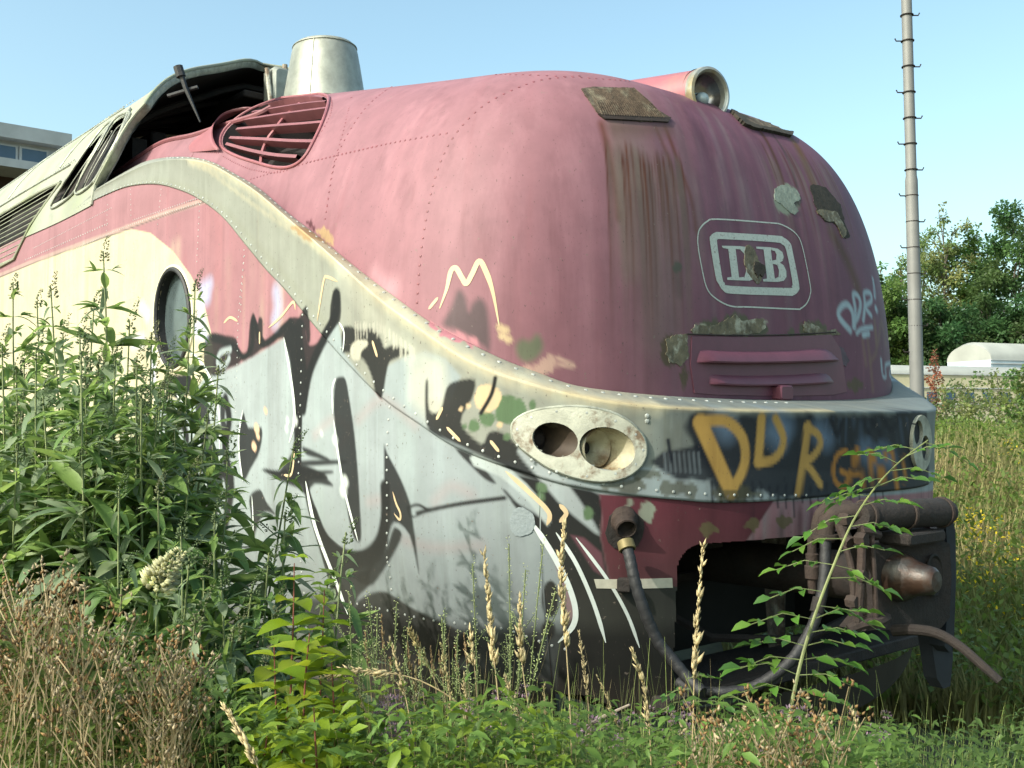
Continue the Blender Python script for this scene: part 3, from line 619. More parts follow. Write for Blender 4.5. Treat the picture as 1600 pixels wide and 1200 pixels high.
L_cl = [(858+0, 0)]
h1p = [(868+35*math.cos(a)-6*math.sin(a)*0, 687+27*math.sin(a)+4*math.cos(a)) for a in np.linspace(0, 2*PI, 33)[:-1]]
h2p = [(948+43*math.cos(a), 701+34*math.sin(a)+5*math.cos(a)) for a in np.linspace(0, 2*PI, 33)[:-1]]
intake = [(349, 228), (352, 207), (372, 187), (400, 170), (440, 156), (480, 150), (507, 152), (511, 162), (505, 185), (492, 215), (475, 245), (455, 259), (430, 260), (400, 252), (370, 242)]
intake_s = [tuple(p) for p in smooth_poly(intake, 4)]
Q1, Q2, QI = q(h1p), q(h2p), q(intake_s)
port = [(272+25*math.cos(a)+8*math.sin(a)*0, 497+74*math.sin(a)) for a in np.linspace(0, 2*PI, 41)[:-1]]; QP = q(port)
sm = abs(q([(1056, 950)])[0][0]); zt_ = q([(1150, 846)])[0][1]
def rrect(s0, s1, z0, z1, r):
    o = []
    for cx, cz, a0 in ((s1-r, z1-r, 0), (s0+r, z1-r, PI/2), (s0+r, z0+r, PI), (s1-r, z0+r, 1.5*PI)):
        for a in np.linspace(0, PI/2, 8): o.append((cx+r*math.cos(a0+a), cz+r*math.sin(a0+a)))
    return np.array(o)
MOUTH = rrect(-sm, sm, .66, zt_, .09)
# windscreen sill: hood is cut behind this line
wb = [(150, 289), (176, 274), (216, 246), (256, 222), (304, 211), (352, 195), (400, 180), (424, 168)]
wbP = np.array([on(*p, 0, T_D) for p in wb if on(*p, 0, T_D) is not None], float)
wo = np.argsort(wbP[:, 2])
wy = np.argsort(np.abs(wbP[:, 1]))
def behind(Pc): return Pc[:, 0] < np.interp(np.abs(Pc[:, 1]), np.abs(wbP[wy, 1]), wbP[wy, 0])
print('sill', wbP.round(2).tolist(), 'mouth', sm, zt_)
hood = shell('nose_hood', 'D', [(QI, False)], lambda c: behind(c))
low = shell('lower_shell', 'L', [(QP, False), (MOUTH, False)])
belt = shell('belt_band', 'B', [(Q1, False), (Q2, False)])

# cab roof with its window openings
def ell(a, x, out=0.):
    x = x+0*a; lift = np.exp(-((x+4.4)/.9)**2)*(.155*np.exp(-(1.47*np.cos(a)/.38)**2)-.018)
    return np.stack([x, -(1.47+out)*np.cos(a), 2.8+(1.35+out)*np.sin(a)+lift], -1)
brow = [(151, 287), (176, 241), (208, 184), (229, 161), (256, 142), (288, 122), (344, 107), (412, 101)]
bP = [hit(T_L, *p) for p in brow[:4]]
def sideplane(px, py, y):
    d = sight(px, py); t = (y-CAM[1])/d.y; return Vector(CAM)+d*t
for p, y_ in (((256, 135), -1.08), ((288, 114), -.86), ((344, 101), -.5), ((380, 98), -.25), ((412, 96), 0.)):
    v = sideplane(*p, y_); bP.append(Vector((v.x, y_, 2.8+1.35*math.sqrt(1-(y_/1.47)**2)))); print('brow', v)
bP = np.array(bP, float); bA = np.arctan2((bP[:, 2]-2.8)/1.35, -bP[:, 1]/1.47)
def xbrow(a):
    a = np.where(a > PI/2, PI-a, a); o = np.argsort(bA); return np.interp(a, bA[o], bP[o, 0])
aa = np.linspace(.095, PI-.095, 260); uu = np.linspace(0, 1, 420)**.75
xb_ = xbrow(aa)
PC = ell(aa[None, :]+0*uu[:, None], -12+(xb_[None, :]+12)*uu[:, None], .008)
def cq(pts): return np.array([[p[0], p[2]] for p in (on(a, b, 0, T_L) for a, b in pts) if p is not None])
win_a = [(201, 178), (180, 190), (160, 224), (120, 300), (146, 288), (174, 240), (203, 186)]
win_b = [(176, 192), (150, 218), (82, 322), (116, 304), (134, 267), (158, 222)]
louv = [(96, 286), (66, 300), (0, 338), (-140, 417), (-140, 478), (0, 416), (24, 404), (50, 352)]
Fc = grid_faces(len(uu), len(aa)); Vc = PC.reshape(-1, 3); cc = Vc[Fc].mean(1); keep = np.ones(len(Fc), bool)
for P_ in (win_a, win_b, louv): keep &= ~(inpoly(cc[:, [0, 2]], cq(P_)))
me = mesh('cab_roof', Vc, Fc[keep], True); roof = link('cab_roof', me, M['roof'], CAR)
# lining, bulkhead and sill inside
PI_ = ell(aa[::6][None, :]+0*uu[::20, None], -6.2+(xb_[::6][None, :]-.02+6.2)*np.linspace(0, 1, len(uu[::20]))[:, None], -.045)
link('cab_lining', mesh('cab_lining', PI_.reshape(-1, 3), grid_faces(*PI_.shape[:2]), True), M['interior'], CAR)
E_ = [Vector((-6.2, -1.36*math.cos(t_), 2.8+1.25*math.sin(t_))) for t_ in np.linspace(0, PI, 30)]
mb = MB(); mb.add(E_+[p+Vector((-.05, 0, 0)) for p in E_], [tuple(range(30)), tuple(range(30, 60))[::-1]]+[(i, (i+1) % 30, 30+(i+1) % 30, 30+i) for i in range(30)]); mb.build('bulkhead', M['interior'], CAR, False)
mb = MB(); mb.box((-4.9, 0, 2.72), (2.6, 2.6, .06)); mb.build('cab_floor', M['dark'], CAR, False)
for i, x_ in enumerate((-4.75, -5.1, -5.5, -5.9)):
    mb = MB(); mb.tube([ell(np.array(a), np.array(x_), -.11) for a in np.linspace(.3, PI-.3, 20)], .025, 6); mb.build('roof_rib', M['interior'], CAR)
mb = MB(); mb.box((-5.0, 0, 3.98), (1.2, .5, .05), bev=.01).box((-5.2, -.75, 3.62), (1.0, .12, .10), bev=.02).box((-4.6, -.95, 3.45), (.15, .10, .2)); mb.build('ceiling_duct', M['rust'], CAR, False)
# brow trim: outer lip and the return of the frame
Pb = ell(aa, xb_, .008); mb = MB(); mb.tube(Pb[::4], .011, 8); mb.build('windscreen_lip', M['roof'], CAR)
R_ = np.stack([ell(aa[::2], xb_[::2], .0), ell(aa[::2], xb_[::2]-.01, -.022), ell(aa[::2], xb_[::2]-.03, -.04)], 1)
link('windscreen_frame', mesh('windscreen_frame', R_.reshape(-1, 3), grid_faces(*R_.shape[:2])[:, ::-1]), M['frame'], CAR)
mb = MB(); mb.tube([Vector(v) for v in catmull(wbP, 40)], .016, 8); mb.build('sill_trim', M['pinkd'], CAR)
mb = MB(); mb.tube(trace([(205, 172), (196, 196), (180, 232), (160, 268), (150, 286)], .01, T_L, 16), .012, 8); mb.build('corner_post', M['frame'], CAR)
for P_, nm in ((win_a, 'side_window'), (win_b, 'side_window')):
    w_ = trace(smooth_poly(P_, 5), .012, T_L); mb = MB(); mb.tube(w_+[w_[0]], .007, 6); f_ = mb.build(nm, M['frame'], CAR)
    c_ = sum(w_, Vector())/len(w_); mb = MB(); mb.tube([c_+(p-c_)*.86-Vector((0, -.03, .02)) for p in w_+[w_[0]]], .004, 5); mb.build('inner_frame', M['alu'], f_)
# side louvre: each slat its own
gz0 = on(0, 338, 0, T_L); gz1 = on(0, 416, 0, T_L); rp = np.array([on(*p, 0, T_L) for p in ((96, 286), (50, 352), (24, 404))], float)
ns = 11
for i in range(ns):
    z = gz0.z+(gz1.z-gz0.z)*(i+.5)/ns; xr_ = np.interp(z, rp[::-1, 2], rp[::-1, 0]); y = -1.47*float(wz(z)); dz = abs(gz0.z-gz1.z)/ns
    mb = MB(); V = []
    for X0 in (-7.6, xr_+.02):
        for dy, h in ((-.004, -.05*dz), (-.004, -.16*dz), (.006, -.04*dz), (.006, .05*dz)): V.append((X0, y+dy, z+h))
    mb.add(V, [(0, 1, 5, 4), (1, 2, 6, 5), (2, 3, 7, 6), (3, 0, 4, 7), (0, 3, 2, 1), (4, 5, 6, 7)]); mb.build('slat', M['roof'], CAR, False)
mb = MB(); mb.box((-6.3, -1.30, 3.0), (3.0, .02, .62)); mb.build('louvre_backing', M['dark'], CAR, False)
w_ = trace([(97, 285), (66, 299), (0, 337)], .008, T_L); w2 = trace([(97, 285), (50, 352), (24, 404), (0, 417)], .008, T_L); mb = MB(); mb.tube(w_, .01, 6); mb.tube(w2, .012, 6); mb.build('louvre_frame', M['roof'], CAR)
# wiper hanging across the empty windscreen
a = on(281, 118, .04, T_L) or pt(281, 118, 6.4); d0 = (a-Vector(CAM)).dot(Vector((-CS, SN, 0)))
mb = MB(); mb.tube([pt(278, 104, d0), pt(283, 120, d0)], .028, 8); mb.tube([pt(281, 110, d0), pt(290, 138, d0), pt(313, 191, d0)], .012, 6, rr=[.018, .014, .005]); mb.tube([pt(262, 150, d0+.02), pt(285, 143, d0+.02), pt(309, 136, d0+.02)], .012, 6); mb.build('wiper', M['rubber'], CAR)

# decals and raised pieces traced on the shells
def decal(name, outer, holes=(), off=.001, mat=None, parent=CAR, res=7., thick=0., label=None, tree=None, jit=0.):
    outer = [tuple(p) for p in outer]; pts = []; edges = []
    def dens(P):
        o = []
        for a, b in zip(P, list(P[1:])+[P[0]]):
            n = max(1, int(math.dist(a, b)/res)); o += [(a[0]+(b[0]-a[0])*i/n, a[1]+(b[1]-a[1])*i/n) for i in range(n)]
        return o
    loops = [dens(outer)]+[dens([tuple(p) for p in h]) for h in holes]
    if jit:          # ragged outline of torn paint
        res_, res = res, 1.8; loops = [dens(outer)]; res = res_; out_ = []
        for l in loops:
            n = len(l); ph_ = [random.uniform(0, 6.28) for _ in range(6)]; fr_ = [3, 5, 8, 13, 21, 34]
            cx, cy = sum(p[0] for p in l)/n, sum(p[1] for p in l)/n
            for i, (a, b) in enumerate(l):
                t_ = 2*PI*i/n; k_ = sum(math.sin(f*t_+p)/f**.45 for f, p in zip(fr_, ph_))*jit*.75; L_ = math.hypot(a-cx, b-cy)+1e-6
                out_.append((a+(a-cx)/L_*k_+random.uniform(-.35, .35), b+(b-cy)/L_*k_+random.uniform(-.35, .35)))
        loops = [out_]
    for l in loops:
        n = len(pts); pts += l; edges += [(n+i, n+(i+1) % len(l)) for i in range(len(l))]
    A = np.array(loops[0]); lo, hi = A.min(0), A.max(0)
    gx, gy = np.meshgrid(np.arange(lo[0], hi[0], res), np.arange(lo[1], hi[1], res)); G = np.stack([gx.ravel(), gy.ravel()], -1)
    if len(G):
        ok = inpoly(G, A)
        for l in loops[1:]: ok &= ~inpoly(G, np.array(l))
        dm = np.full(len(G), 1e9)
        for l in loops: dm = np.minimum(dm, segdist(G, np.array(l), True)[0])
        pts += [tuple(g) for g in G[ok & (dm > res*.4)]]
    vs, _, fs, *_r = delaunay_2d_cdt([Vector(p) for p in pts], edges, [], 0, 1e-5)
    vs = [tuple(v) for v in vs]; C_ = np.array([np.mean([vs[i] for i in f], 0) for f in fs]); ok = inpoly(C_, A)
    for l in loops[1:]: ok &= ~inpoly(C_, np.array(l))
    P3 = []; N3 = []
    for v in vs:
        l, n = spot(*v, tree)
        if l is None: l, n = (P3[-1] if P3 else Vector()), Vector((0, -1, 0))
        P3.append(l); N3.append(n)
    V = [p+n*(off+thick) for p, n in zip(P3, N3)]; F = [tuple(f) for f, o in zip(fs, ok) if o]
    ev = {}
    for f in F:
        for i in range(len(f)):
            e = (f[i], f[(i+1) % len(f)]); ev[e] = 1
    if thick:
        k = len(V); V += [p-n*.004 for p, n in zip(P3, N3)]
        for (a, b) in list(ev):
            if (b, a) not in ev: F.append((b, a, a+k, b+k))
    me = mesh(name, V, F, True); sharp(me); return link(name, me, mat, parent, **({'label': label} if label else {}))
def ribbon(name, path, width, mat, parent=CAR, off=.001, closed=False, n=60, tree=None):
    P = smooth_poly(path, 5, closed); P3 = []; 
    for p in P:
        l, nn = spot(*p, tree)
        if l is not None: P3.append((l, nn))
    k = len(P3); V = []; F = []
    for i in range(k):
        a = P3[(i-1) % k][0] if closed or i else P3[i][0]; b = P3[(i+1) % k][0] if closed or i < k-1 else P3[i][0]
        t = (b-a).normalized(); s = t.cross(P3[i][1]).normalized()*width/2; V += [P3[i][0]+s+P3[i][1]*off, P3[i][0]-s+P3[i][1]*off]
    for i in range(k if closed else k-1): j = (i+1) % k; F.append((2*i, 2*i+1, 2*j+1, 2*j))
    me = mesh(name, V, F, True); return link(name, me, mat, parent)
_rm = {}
def coatmat(c):
    if c not in _rm: _rm[c] = material('spray_paint', tuple(np.array(c)*.68), .55, 0, .10, 20)
    return _rm[c]
def taper_ribbon(name, path, width, mat, off=.0016):
    P = smooth_poly(path, 6, False); Q = []
    for p in P:
        l, nn = spot(*p)
        if l is not None and (not Q or (l-Q[-1][0]).length > 1e-4): Q.append((l, nn))
    k = len(Q); V = []; F = []
    if k < 3: return
    for i in range(k):
        t = (Q[min(i+1, k-1)][0]-Q[max(i-1, 0)][0]).normalized(); e = min(1., min(i, k-1-i)/k*5+.18); s = t.cross(Q[i][1]).normalized()*width/2*e; V += [Q[i][0]+s+Q[i][1]*off, Q[i][0]-s+Q[i][1]*off]
    for i in range(k-1): F.append((2*i, 2*i+1, 2*i+3, 2*i+2))
    return link(name, mesh(name, V, F, True), mat, CAR)
for pts, w_, c_ in RIB: taper_ribbon('spray_stroke', pts, w_*.85, coatmat(c_))
# emblem
EM = link('emblem', None, parent=CAR)
own(EM); EM.location = (0, 0, 0); EM['label'] = 'worn silver rounded emblem with the letters DB'
def under(o): return o
ring_ = Z3((205, 95), (240, 62), (300, 47), (600, 68), (680, 80), (760, 130), (800, 210), (845, 430), (845, 490), (825, 540), (790, 570), (760, 574), (500, 562), (380, 556), (290, 510), (240, 450), (210, 330), (188, 200), (190, 130))
ribbon('outline', ring_, .006, M['emblem'], EM, .0015, True)
fo = smooth_poly(Z3((258, 180), (262, 145), (290, 125), (330, 124), (640, 143), (690, 155), (730, 190), (745, 250), (780, 430), (775, 470), (745, 494), (700, 495), (400, 485), (340, 470), (305, 420), (290, 380)), 3)
fi = smooth_poly(Z3((300, 190), (305, 168), (330, 164), (630, 182), (680, 195), (705, 230), (740, 410), (735, 440), (710, 450), (380, 438), (345, 420), (330, 390)), 3)
decal('emblem_frame', fo, [fi], .0018, M['emblem'], EM, 5)
def mix_poly(P, sm_): return P
decal('letter_d', Z3((328, 203), (430, 205), (470, 210), (505, 228), (530, 265), (540, 310), (538, 360), (520, 395), (490, 408), (360, 403), (358, 390), (385, 385), (365, 222), (330, 215)), [Z3((408, 222), (435, 225), (458, 250), (468, 300), (470, 350), (460, 385), (428, 389))], .0018, M['emblem'], EM, 4)
decal('letter_b', Z3((528, 208), (610, 212), (655, 220), (682, 240), (690, 268), (685, 290), (668, 302), (690, 318), (705, 350), (706, 385), (690, 408), (655, 415), (570, 412), (568, 400), (592, 395), (572, 225), (530, 220)), [Z3((615, 228), (638, 234), (648, 255), (645, 285), (622, 290)), Z3((626, 308), (650, 315), (662, 345), (660, 385), (638, 396))], .0018, M['emblem'], EM, 4)
decal('paint_flake', smooth_poly(Z3((470, 210), (500, 206), (530, 245), (545, 300), (582, 345), (565, 380), (545, 432), (515, 400), (480, 360), (458, 300)), 3), [], .001, M['flake'], CAR, 4, .002, jit=1.5)
decal('paint_flake', smooth_poly(Z3((515, 300), (548, 305), (580, 345), (560, 385), (545, 370), (530, 390), (512, 350)), 3), [], .006, M['hole'], CAR, 4, .002, jit=1.5)
decal('deep_flake', smooth_poly([(1266, 290), (1285, 292), (1300, 303), (1312, 320), (1318, 345), (1327, 368), (1318, 372), (1305, 350), (1290, 345), (1276, 330), (1270, 308)], 3), [], .0, M['hole'], CAR, 4, .002, jit=1.8)
decal('flake_rim', smooth_poly([(1276, 330), (1290, 345), (1305, 350), (1316, 372), (1322, 362), (1306, 334), (1292, 328)], 3), [], .003, M['flake'], CAR, 4, .002, jit=2.2)
decal('paint_flake', smooth_poly([(1212, 295), (1226, 289), (1244, 298), (1250, 312), (1240, 318), (1248, 330), (1240, 334), (1222, 322), (1210, 310)], 3), [], .0, material('grey_filler', (.20, .23, .19), .8, 0, .4, 20, .4, 50), CAR, 4, .002, jit=1.5)
decal('paint_flake', Z3((150, 700), (175, 665), (240, 672), (300, 668), (330, 650), (365, 620), (410, 600), (440, 640), (480, 640), (520, 632), (575, 630), (585, 680), (545, 715), (450, 722), (300, 722), (160, 720)), [], .0005, M['flake'], CAR, 4, .002, jit=2.7)
decal('paint_flake', Z3((805, 640), (850, 660), (900, 680), (940, 700), (1000, 690), (1015, 720), (930, 740), (860, 722), (810, 700)), [], .0005, M['flake'], CAR, 4, .002, jit=2.7)
decal('paint_flake', Z3((0, 745), (60, 720), (130, 735), (132, 860), (80, 905), (20, 890), (5, 800)), [], .0005, M['flake'], CAR, 4, .002, jit=2.7)
decal('paint_flake', Z3((1000, 790), (1040, 800), (1070, 870), (1055, 915), (1010, 880), (985, 830)), [], .0005, material('bruised_paint', (.06, .04, .055), .7, 0, .4, 20, .3, 50), CAR, 4, .002, jit=1.5)
# tread mats at the top of the nose
def matpiece(P, lbl):
    o = decal('tread_mat', P, [], .0, M['mat'], CAR, 6, .005, jit=1., label=lbl); return o
m1 = matpiece(Z2((1072, 300), (1120, 292), (1250, 296), (1300, 330), (1350, 372), (1415, 410), (1405, 428), (1300, 425), (1160, 415), (1135, 395), (1100, 345)), 'ridged rusty tread mat left of the headlamp')
mb = MB()
for i in range(26):
    u = i/25; a = (1095+175*u+0, 306-6*u); b = (1150+240*u, 404+10*u); mb.tube(trace(Z2(a, ((a[0]+b[0])/2+6, (a[1]+b[1])/2), b), .007), .0042, 5)
mb.build('mat_ridges', M['mat'], m1, kind='stuff')
decal('mat_edge', Z2((1135, 398), (1405, 412), (1418, 412), (1408, 430), (1160, 418)), [], .004, M['rust_bright'], CAR, 6, .004)
m2 = matpiece(Z(1060, 100, 5, ((425, 290), (520, 300), (640, 325), (760, 400), (850, 470), (900, 545), (870, 560), (740, 525), (600, 500), (500, 430), (430, 380))), 'mossy tread mat right of the headlamp')
decal('mat_edge', Z(1060, 100, 5, ((400, 375), (440, 390), (540, 470), (640, 505), (740, 520), (860, 545), (900, 545), (870, 575), (740, 545), (600, 520), (500, 480))), [], .006, M['hole'], CAR, 5, .01, jit=1.2)
# headlamp on its fairing
LC = pt(1105, 147, 4.34); ax = Vector((.985, -.0, .02)).normalized(); ax = Vector((.97, -.1, -.02)).normalized()
HL = link('headlamp', None, parent=CAR); own(HL); HL['label'] = 'round headlamp with cream rim on top of the nose'
prof = []; mbf = MB(); V = []; n = 40; ks = np.linspace(0, 1, 16)
for k in ks:
    c_ = LC+Vector((-.02-k*1.1, 0, .035*k+.02*k*k)); rad = .110+.09*k
    for j in range(n):
        a_ = 2*PI*j/n; V.append(c_+Vector((0, math.cos(a_)*rad*(1+.5*k), math.sin(a_)*rad*(1+.1*k-.10*k*k))))
mbf.add(V, [(i*n+j, i*n+(j+1) % n, (i+1)*n+(j+1) % n, (i+1)*n+j) for i in range(len(ks)-1) for j in range(n)])
mbf.build('lamp_fairing', material('lamp_fairing_paint', srgb(146, 88, 96), .45, 0, .12, 7, .03, 60, color2=srgb(130, 96, 90), c2scale=7, c2lo=.5, c2hi=.75), HL)
mb = MB(); mb.lathe([(.092, -.05), (.110, -.035), (.116, 0), (.112, .022), (.100, .026), (.090, .016), (.086, -.01)], LC, ax, 48); mb.build('lamp_ring', M['ring'], HL)
mb = MB(); mb.lathe([(.114, -.045), (.1165, -.03), (.114, -.03)], LC, ax, 40); mb.build('lamp_gasket', M['rubber'], HL)
mb = MB(); mb.lathe([(.0885, .0), (.080, -.03), (.065, -.055), (.04, -.072), (.0, -.08)], LC, ax, 40); mb.build('reflector', M['mirror'], HL)
mb = MB(); mb.lathe([(.030*math.sin(t_), -.02-.030*math.cos(t_)) for t_ in np.linspace(.05, PI-.05, 10)], LC+Vector((0, -.012, -.02)), ax, 20); mb.lathe([(.034, -.07), (.034, -.045), (.03, -.04)], LC+Vector((0, -.012, -.02)), ax, 20); mb.build('bulb', M['bulb'], HL)

# ribbed vent and block on the nose
def hoodstrip(name, top, bot, depth, mat, parent=CAR, tuck=.0):
    T = smooth_poly(top, 8, False); B_ = smooth_poly(bot, 8, False); V = []; F = []; n = min(len(T), len(B_))
    for i in range(n):
        e = min(1, min(i, n-1-i)/3.+.1); l0, n0 = spot(*T[i]); l1, n1 = spot(*B_[i]); m_ = l0.lerp(l1, .45)
        V += [l0+n0*.001, m_+n0*depth*.75*e, l1+n1*depth*e, l1+n1*depth*e*.9+Vector((0, 0, -.006)), l1+n1*.0+Vector((0, 0, .01))]
    for i in range(n-1):
        for j in range(4): F.append((i*5+j, i*5+j+1, i*5+j+6, i*5+j+5))
    me = mesh(name, V, F, True); sharp(me, 40); o = link(name, me, mat, parent); return o
nose_c = material('nose_paint', srgb(92, 50, 64), .5, 0, .12, 9, .04, 60)
decal('vent_panel', [(1080, 526), (1150, 527), (1230, 526), (1298, 523), (1312, 545), (1318, 580), (1322, 612), (1300, 617), (1220, 619), (1120, 617), (1084, 614), (1078, 570)], [], .0, nose_c, CAR, 8, .004)
hoodstrip('vent_louvre', [(1092, 545), (1150, 548), (1230, 547), (1290, 542)], [(1087, 564), (1150, 566), (1230, 565), (1310, 562)], .034, nose_c)
hoodstrip('vent_louvre', [(1106, 584), (1160, 586), (1230, 585), (1292, 581)], [(1106, 598), (1160, 601), (1230, 600), (1302, 596)], .028, nose_c)
b0 = on(1216, 614); mb = MB(); mb.box(b0+Vector((.01, 0, .0)), (.07, .085, .06), bev=.01); mb.build('latch_block', nose_c, CAR)
mb = MB(); mb.tube(trace([(1072, 522), (1150, 524), (1230, 523), (1305, 519)], .004, None, 24), .003, 5); mb.build('panel_seam', M['rust'], CAR)

# intake grille
IG = link('intake_grille', None, parent=CAR); own(IG); IG['label'] = 'half-round air intake with curved slats beside the windscreen'
mb = MB(); w_ = trace(smooth_poly([(a+(a-430)*.035, b+(b-206)*.035) for a, b in intake], 4), .004); mb.tube(w_+[w_[0]], .008, 8); mb.build('grille_rim', M['pinkm'], IG)
mb = MB(); cI = on(430, 206); 
Vi = [p for p in trace(intake_s, .0)]; k = len(Vi); nI = spot(430, 206)[1]
VV = list(Vi)+[p-nI*.25-(p-cI)*.15 for p in Vi]+[cI-nI*.27]; FF = [(i, (i+1) % k, k+(i+1) % k, k+i) for i in range(k)]+[(k+i, k+(i+1) % k, 2*k) for i in range(k)]
mb.add(VV, FF); mb.build('grille_recess', material('plum_dark_lining', (.010, .005, .006), .8, 0, .3, 9), IG)
slats = [((1010, 316), (1110, 290), (1210, 278), (1262, 282)), ((985, 338), (1100, 318), (1200, 303), (1274, 296)), ((955, 368), (1080, 348), (1190, 333), (1276, 322)), ((925, 404), (1060, 392), (1170, 384), (1264, 376)), ((898, 438), (1030, 444), (1130, 450), (1228, 452)), ((884, 462), (980, 488), (1070, 505), (1160, 512))]
for s_ in slats:
    T = smooth_poly(Z1(*s_), 5, False); V = []; F = []
    for p in T:
        l, n_ = spot(*p, T_D); up = Vector((0, 0, 1)); up = (up-n_*up.dot(n_)).normalized()
        V += [l+n_*.003+up*.009, l+n_*.004-up*.009, l-n_*.05-up*.004, l-n_*.055+up*.026]
    for i in range(len(T)-1):
        for j in range(3): F.append((i*4+j, i*4+j+1, i*4+j+5, i*4+j+4))
        F.append((i*4+3, i*4, i*4+4, i*4+7))
    link('slat', mesh('slat', V, F, False), M['pinkd'], IG)
for rb in (((1165, 285), (1100, 340), (1060, 390), (1030, 430), (1008, 480), (1000, 535)),):
    mb = MB(); mb.tube(trace(Z1(*rb), -.028, T_D, 20), .011, 6); mb.build('grille_rib', M['pinkm'], IG)
# cowl swelling at its left edge
ba = smooth_poly([(298, 238), (296, 228), (312, 212), (335, 198), (362, 183), (396, 168)], 5, False); li = smooth_poly([(349, 238), (345, 225), (347, 208), (356, 193), (372, 181), (398, 169)], 5, False)
V = []; F = []; m_ = 7
for i, (a, b) in enumerate(zip(ba, li)):
    l0, n0 = spot(*a, T_D); l1, n1 = spot(*b, T_D); e = math.sin(PI*min(1, .06+i/len(ba)))**.6*.06
    for j in range(m_):
        u = j/(m_-1); V.append(l0.lerp(l1, u)+n1*(e*u**1.3+.002))
    V.append(l1+n1*(e-.014)-(l1-l0)*.15)
m2_ = m_+1
for i in range(len(ba)-1):
    for j in range(m_): F.append((i*m2_+j, i*m2_+j+1, (i+1)*m2_+j+1, (i+1)*m2_+j))
link('intake_cowl', mesh('intake_cowl', V, F), M['pinkm'], IG)

# exhaust cowl in bare metal standing behind the hood
CX_ = pt(504, 100, 6.9); mb = MB()
base = Vector((CX_.x, 0, 3.55))
pr = [(.350, 0), (.33, .10), (.315, .18), (.30, .27), (.280, .38), (.262, .48), (.245, .565), (.232, .605), (.215, .622), (.20, .615), (.195, .55), (.19, .3)]
mb.lathe(pr, base, (0, 0, 1), 48, 1., .88, up=(1, 0, 0)); mb.build('exhaust_cowl', M['alu'], CAR)
mb = MB()
for h_, r_c in ((.205, .312), (.60, .236)): mb.tube([base+Vector((math.cos(t_)*r_c, math.sin(t_)*r_c*.88, h_)) for t_ in np.linspace(0, 2*PI, 49)], .005, 5, cap=False)
mb.tube([base+Vector((math.cos(-.9)*r_c*1.004, math.sin(-.9)*r_c*.884, h_)) for r_c, h_ in pr[2:8]], .004, 5); mb.build('cowl_seam', M['frame'], CAR)
mb = MB(); V = []; F = []
for i, u in enumerate(np.linspace(0, 1, 10)):
    for j in range(17):
        a_ = PI*j/16; w_ = .30*(1-.15*u); h_ = .34*(1-u)**1.2+.03; V.append(Vector((base.x+.05+u*.75, math.cos(a_)*w_, base.z-.05+u*.0+math.sin(a_)*h_)))
mb.add(V, [(i*17+j, i*17+j+1, (i+1)*17+j+1, (i+1)*17+j) for i in range(9) for j in range(16)]); mb.build('cowl_fairing', M['alu'], CAR)
zb = 3.75
mb = MB(); mb.box((-4.32, -.02, 3.95), (.18, .16, .44), bev=.03); mb.build('centre_post', M['alu'], CAR)
mb = MB(); mb.tube([(-4.28, -.13, 4.15), (-4.25, -.12, 3.95), (-4.2, -.12, 3.72)], .018, 8); mb.tube([(-4.26, .0, 4.2), (-4.25, .0, 3.95)], .02, 8); mb.build('post_bead', M['cream'], CAR)

# headlight clusters
HC = link('headlight_cluster', None, parent=CAR); own(HC); HC['label'] = 'oval cream double headlight on the belt, lenses missing'
outer = smooth_poly([(802, 672), (806, 658), (828, 645), (862, 638), (900, 636), (940, 641), (975, 655), (1000, 678), (1008, 702), (1000, 726), (976, 744), (940, 751), (900, 745), (860, 730), (824, 706), (806, 688)], 3)
objs = [decal('bezel', outer, [h1p, h2p], .002, M['cream'], HC, 7, .012)]
w_ = trace(outer, .006); mb = MB(); mb.tube(w_+[w_[0]], .008, 6); objs.append(mb.build('bezel_seal', M['frame'], HC))
def bowl(name, poly, depth, shr, mat, cup):
    P = trace(poly, .004); k = len(P); c = sum(P, Vector())/k; axd = Vector((-1, .0, .0)); V = []; F = []; ds = [0, .15, .4, .7, .9, 1.]; sh = [1, .97, .93, .86, .78, shr]
    for d, s in zip(ds, sh):
        for p in P: V.append(c+(p-c)*s+axd*depth*d)
    for i in range(len(ds)-1):
        for j in range(k): F.append((i*k+j, i*k+(j+1) % k, (i+1)*k+(j+1) % k, (i+1)*k+j))
    F.append(tuple((len(ds)-1)*k+j for j in range(k)))
    me = mesh(name, V, F); o = link(name, me, mat, HC); mb = MB(); cc_ = c+axd*depth*.96+Vector((0, -.004, -.0))
    mb.lathe([(.064, -.09), (.064, 0), (.060, .002), (.056, -.004), (.024, -.040), (.021, -.045), (.021, -.07)] if cup else [(.05, -.01), (.04, .0), (.018, .02), (.0, .02)], c+(Vector((-.045, 0, 0)) if cup else axd*depth*.6), (1, 0, 0), 28)
    o2 = mb.build('lamp_holder', M['creamdark'] if cup else M['rust'], HC); return [o, o2]
objs += bowl('bowl', h1p, .16, .55, material('burnt_bowl', (.05, .035, .025), .6, 0, .5, 12, color2=(.3, .27, .18), c2scale=8, c2lo=.52, c2hi=.66), False)
objs += bowl('bowl', h2p, .15, .6, M['creamdark'], True)
mb = MB(); c2_ = on(948, 701, 0, T_L); mb.lathe([(.0215, .0), (.0215, .004), (.0, .004)], Vector(c2_)+Vector((-.100, 0, 0)), (1, 0, 0), 16); mb.build('socket_hole', M['dark'], HC)
HF = link('headlight_cluster', None, parent=CAR); own(HF); HF['label'] = 'far double headlight seen edge-on at the corner'
ovl = lambda cx, cy, rx, ry, n=28: [(cx+rx*math.cos(t_), cy+ry*math.sin(t_)) for t_ in np.linspace(0, 2*PI, n+1)[:-1]]
decal('bezel', ovl(1436, 692, 15, 44), [ovl(1430, 676, 7, 20, 16), ovl(1441, 700, 6, 20, 16)], .002, M['frame'], HF, 4, .012)
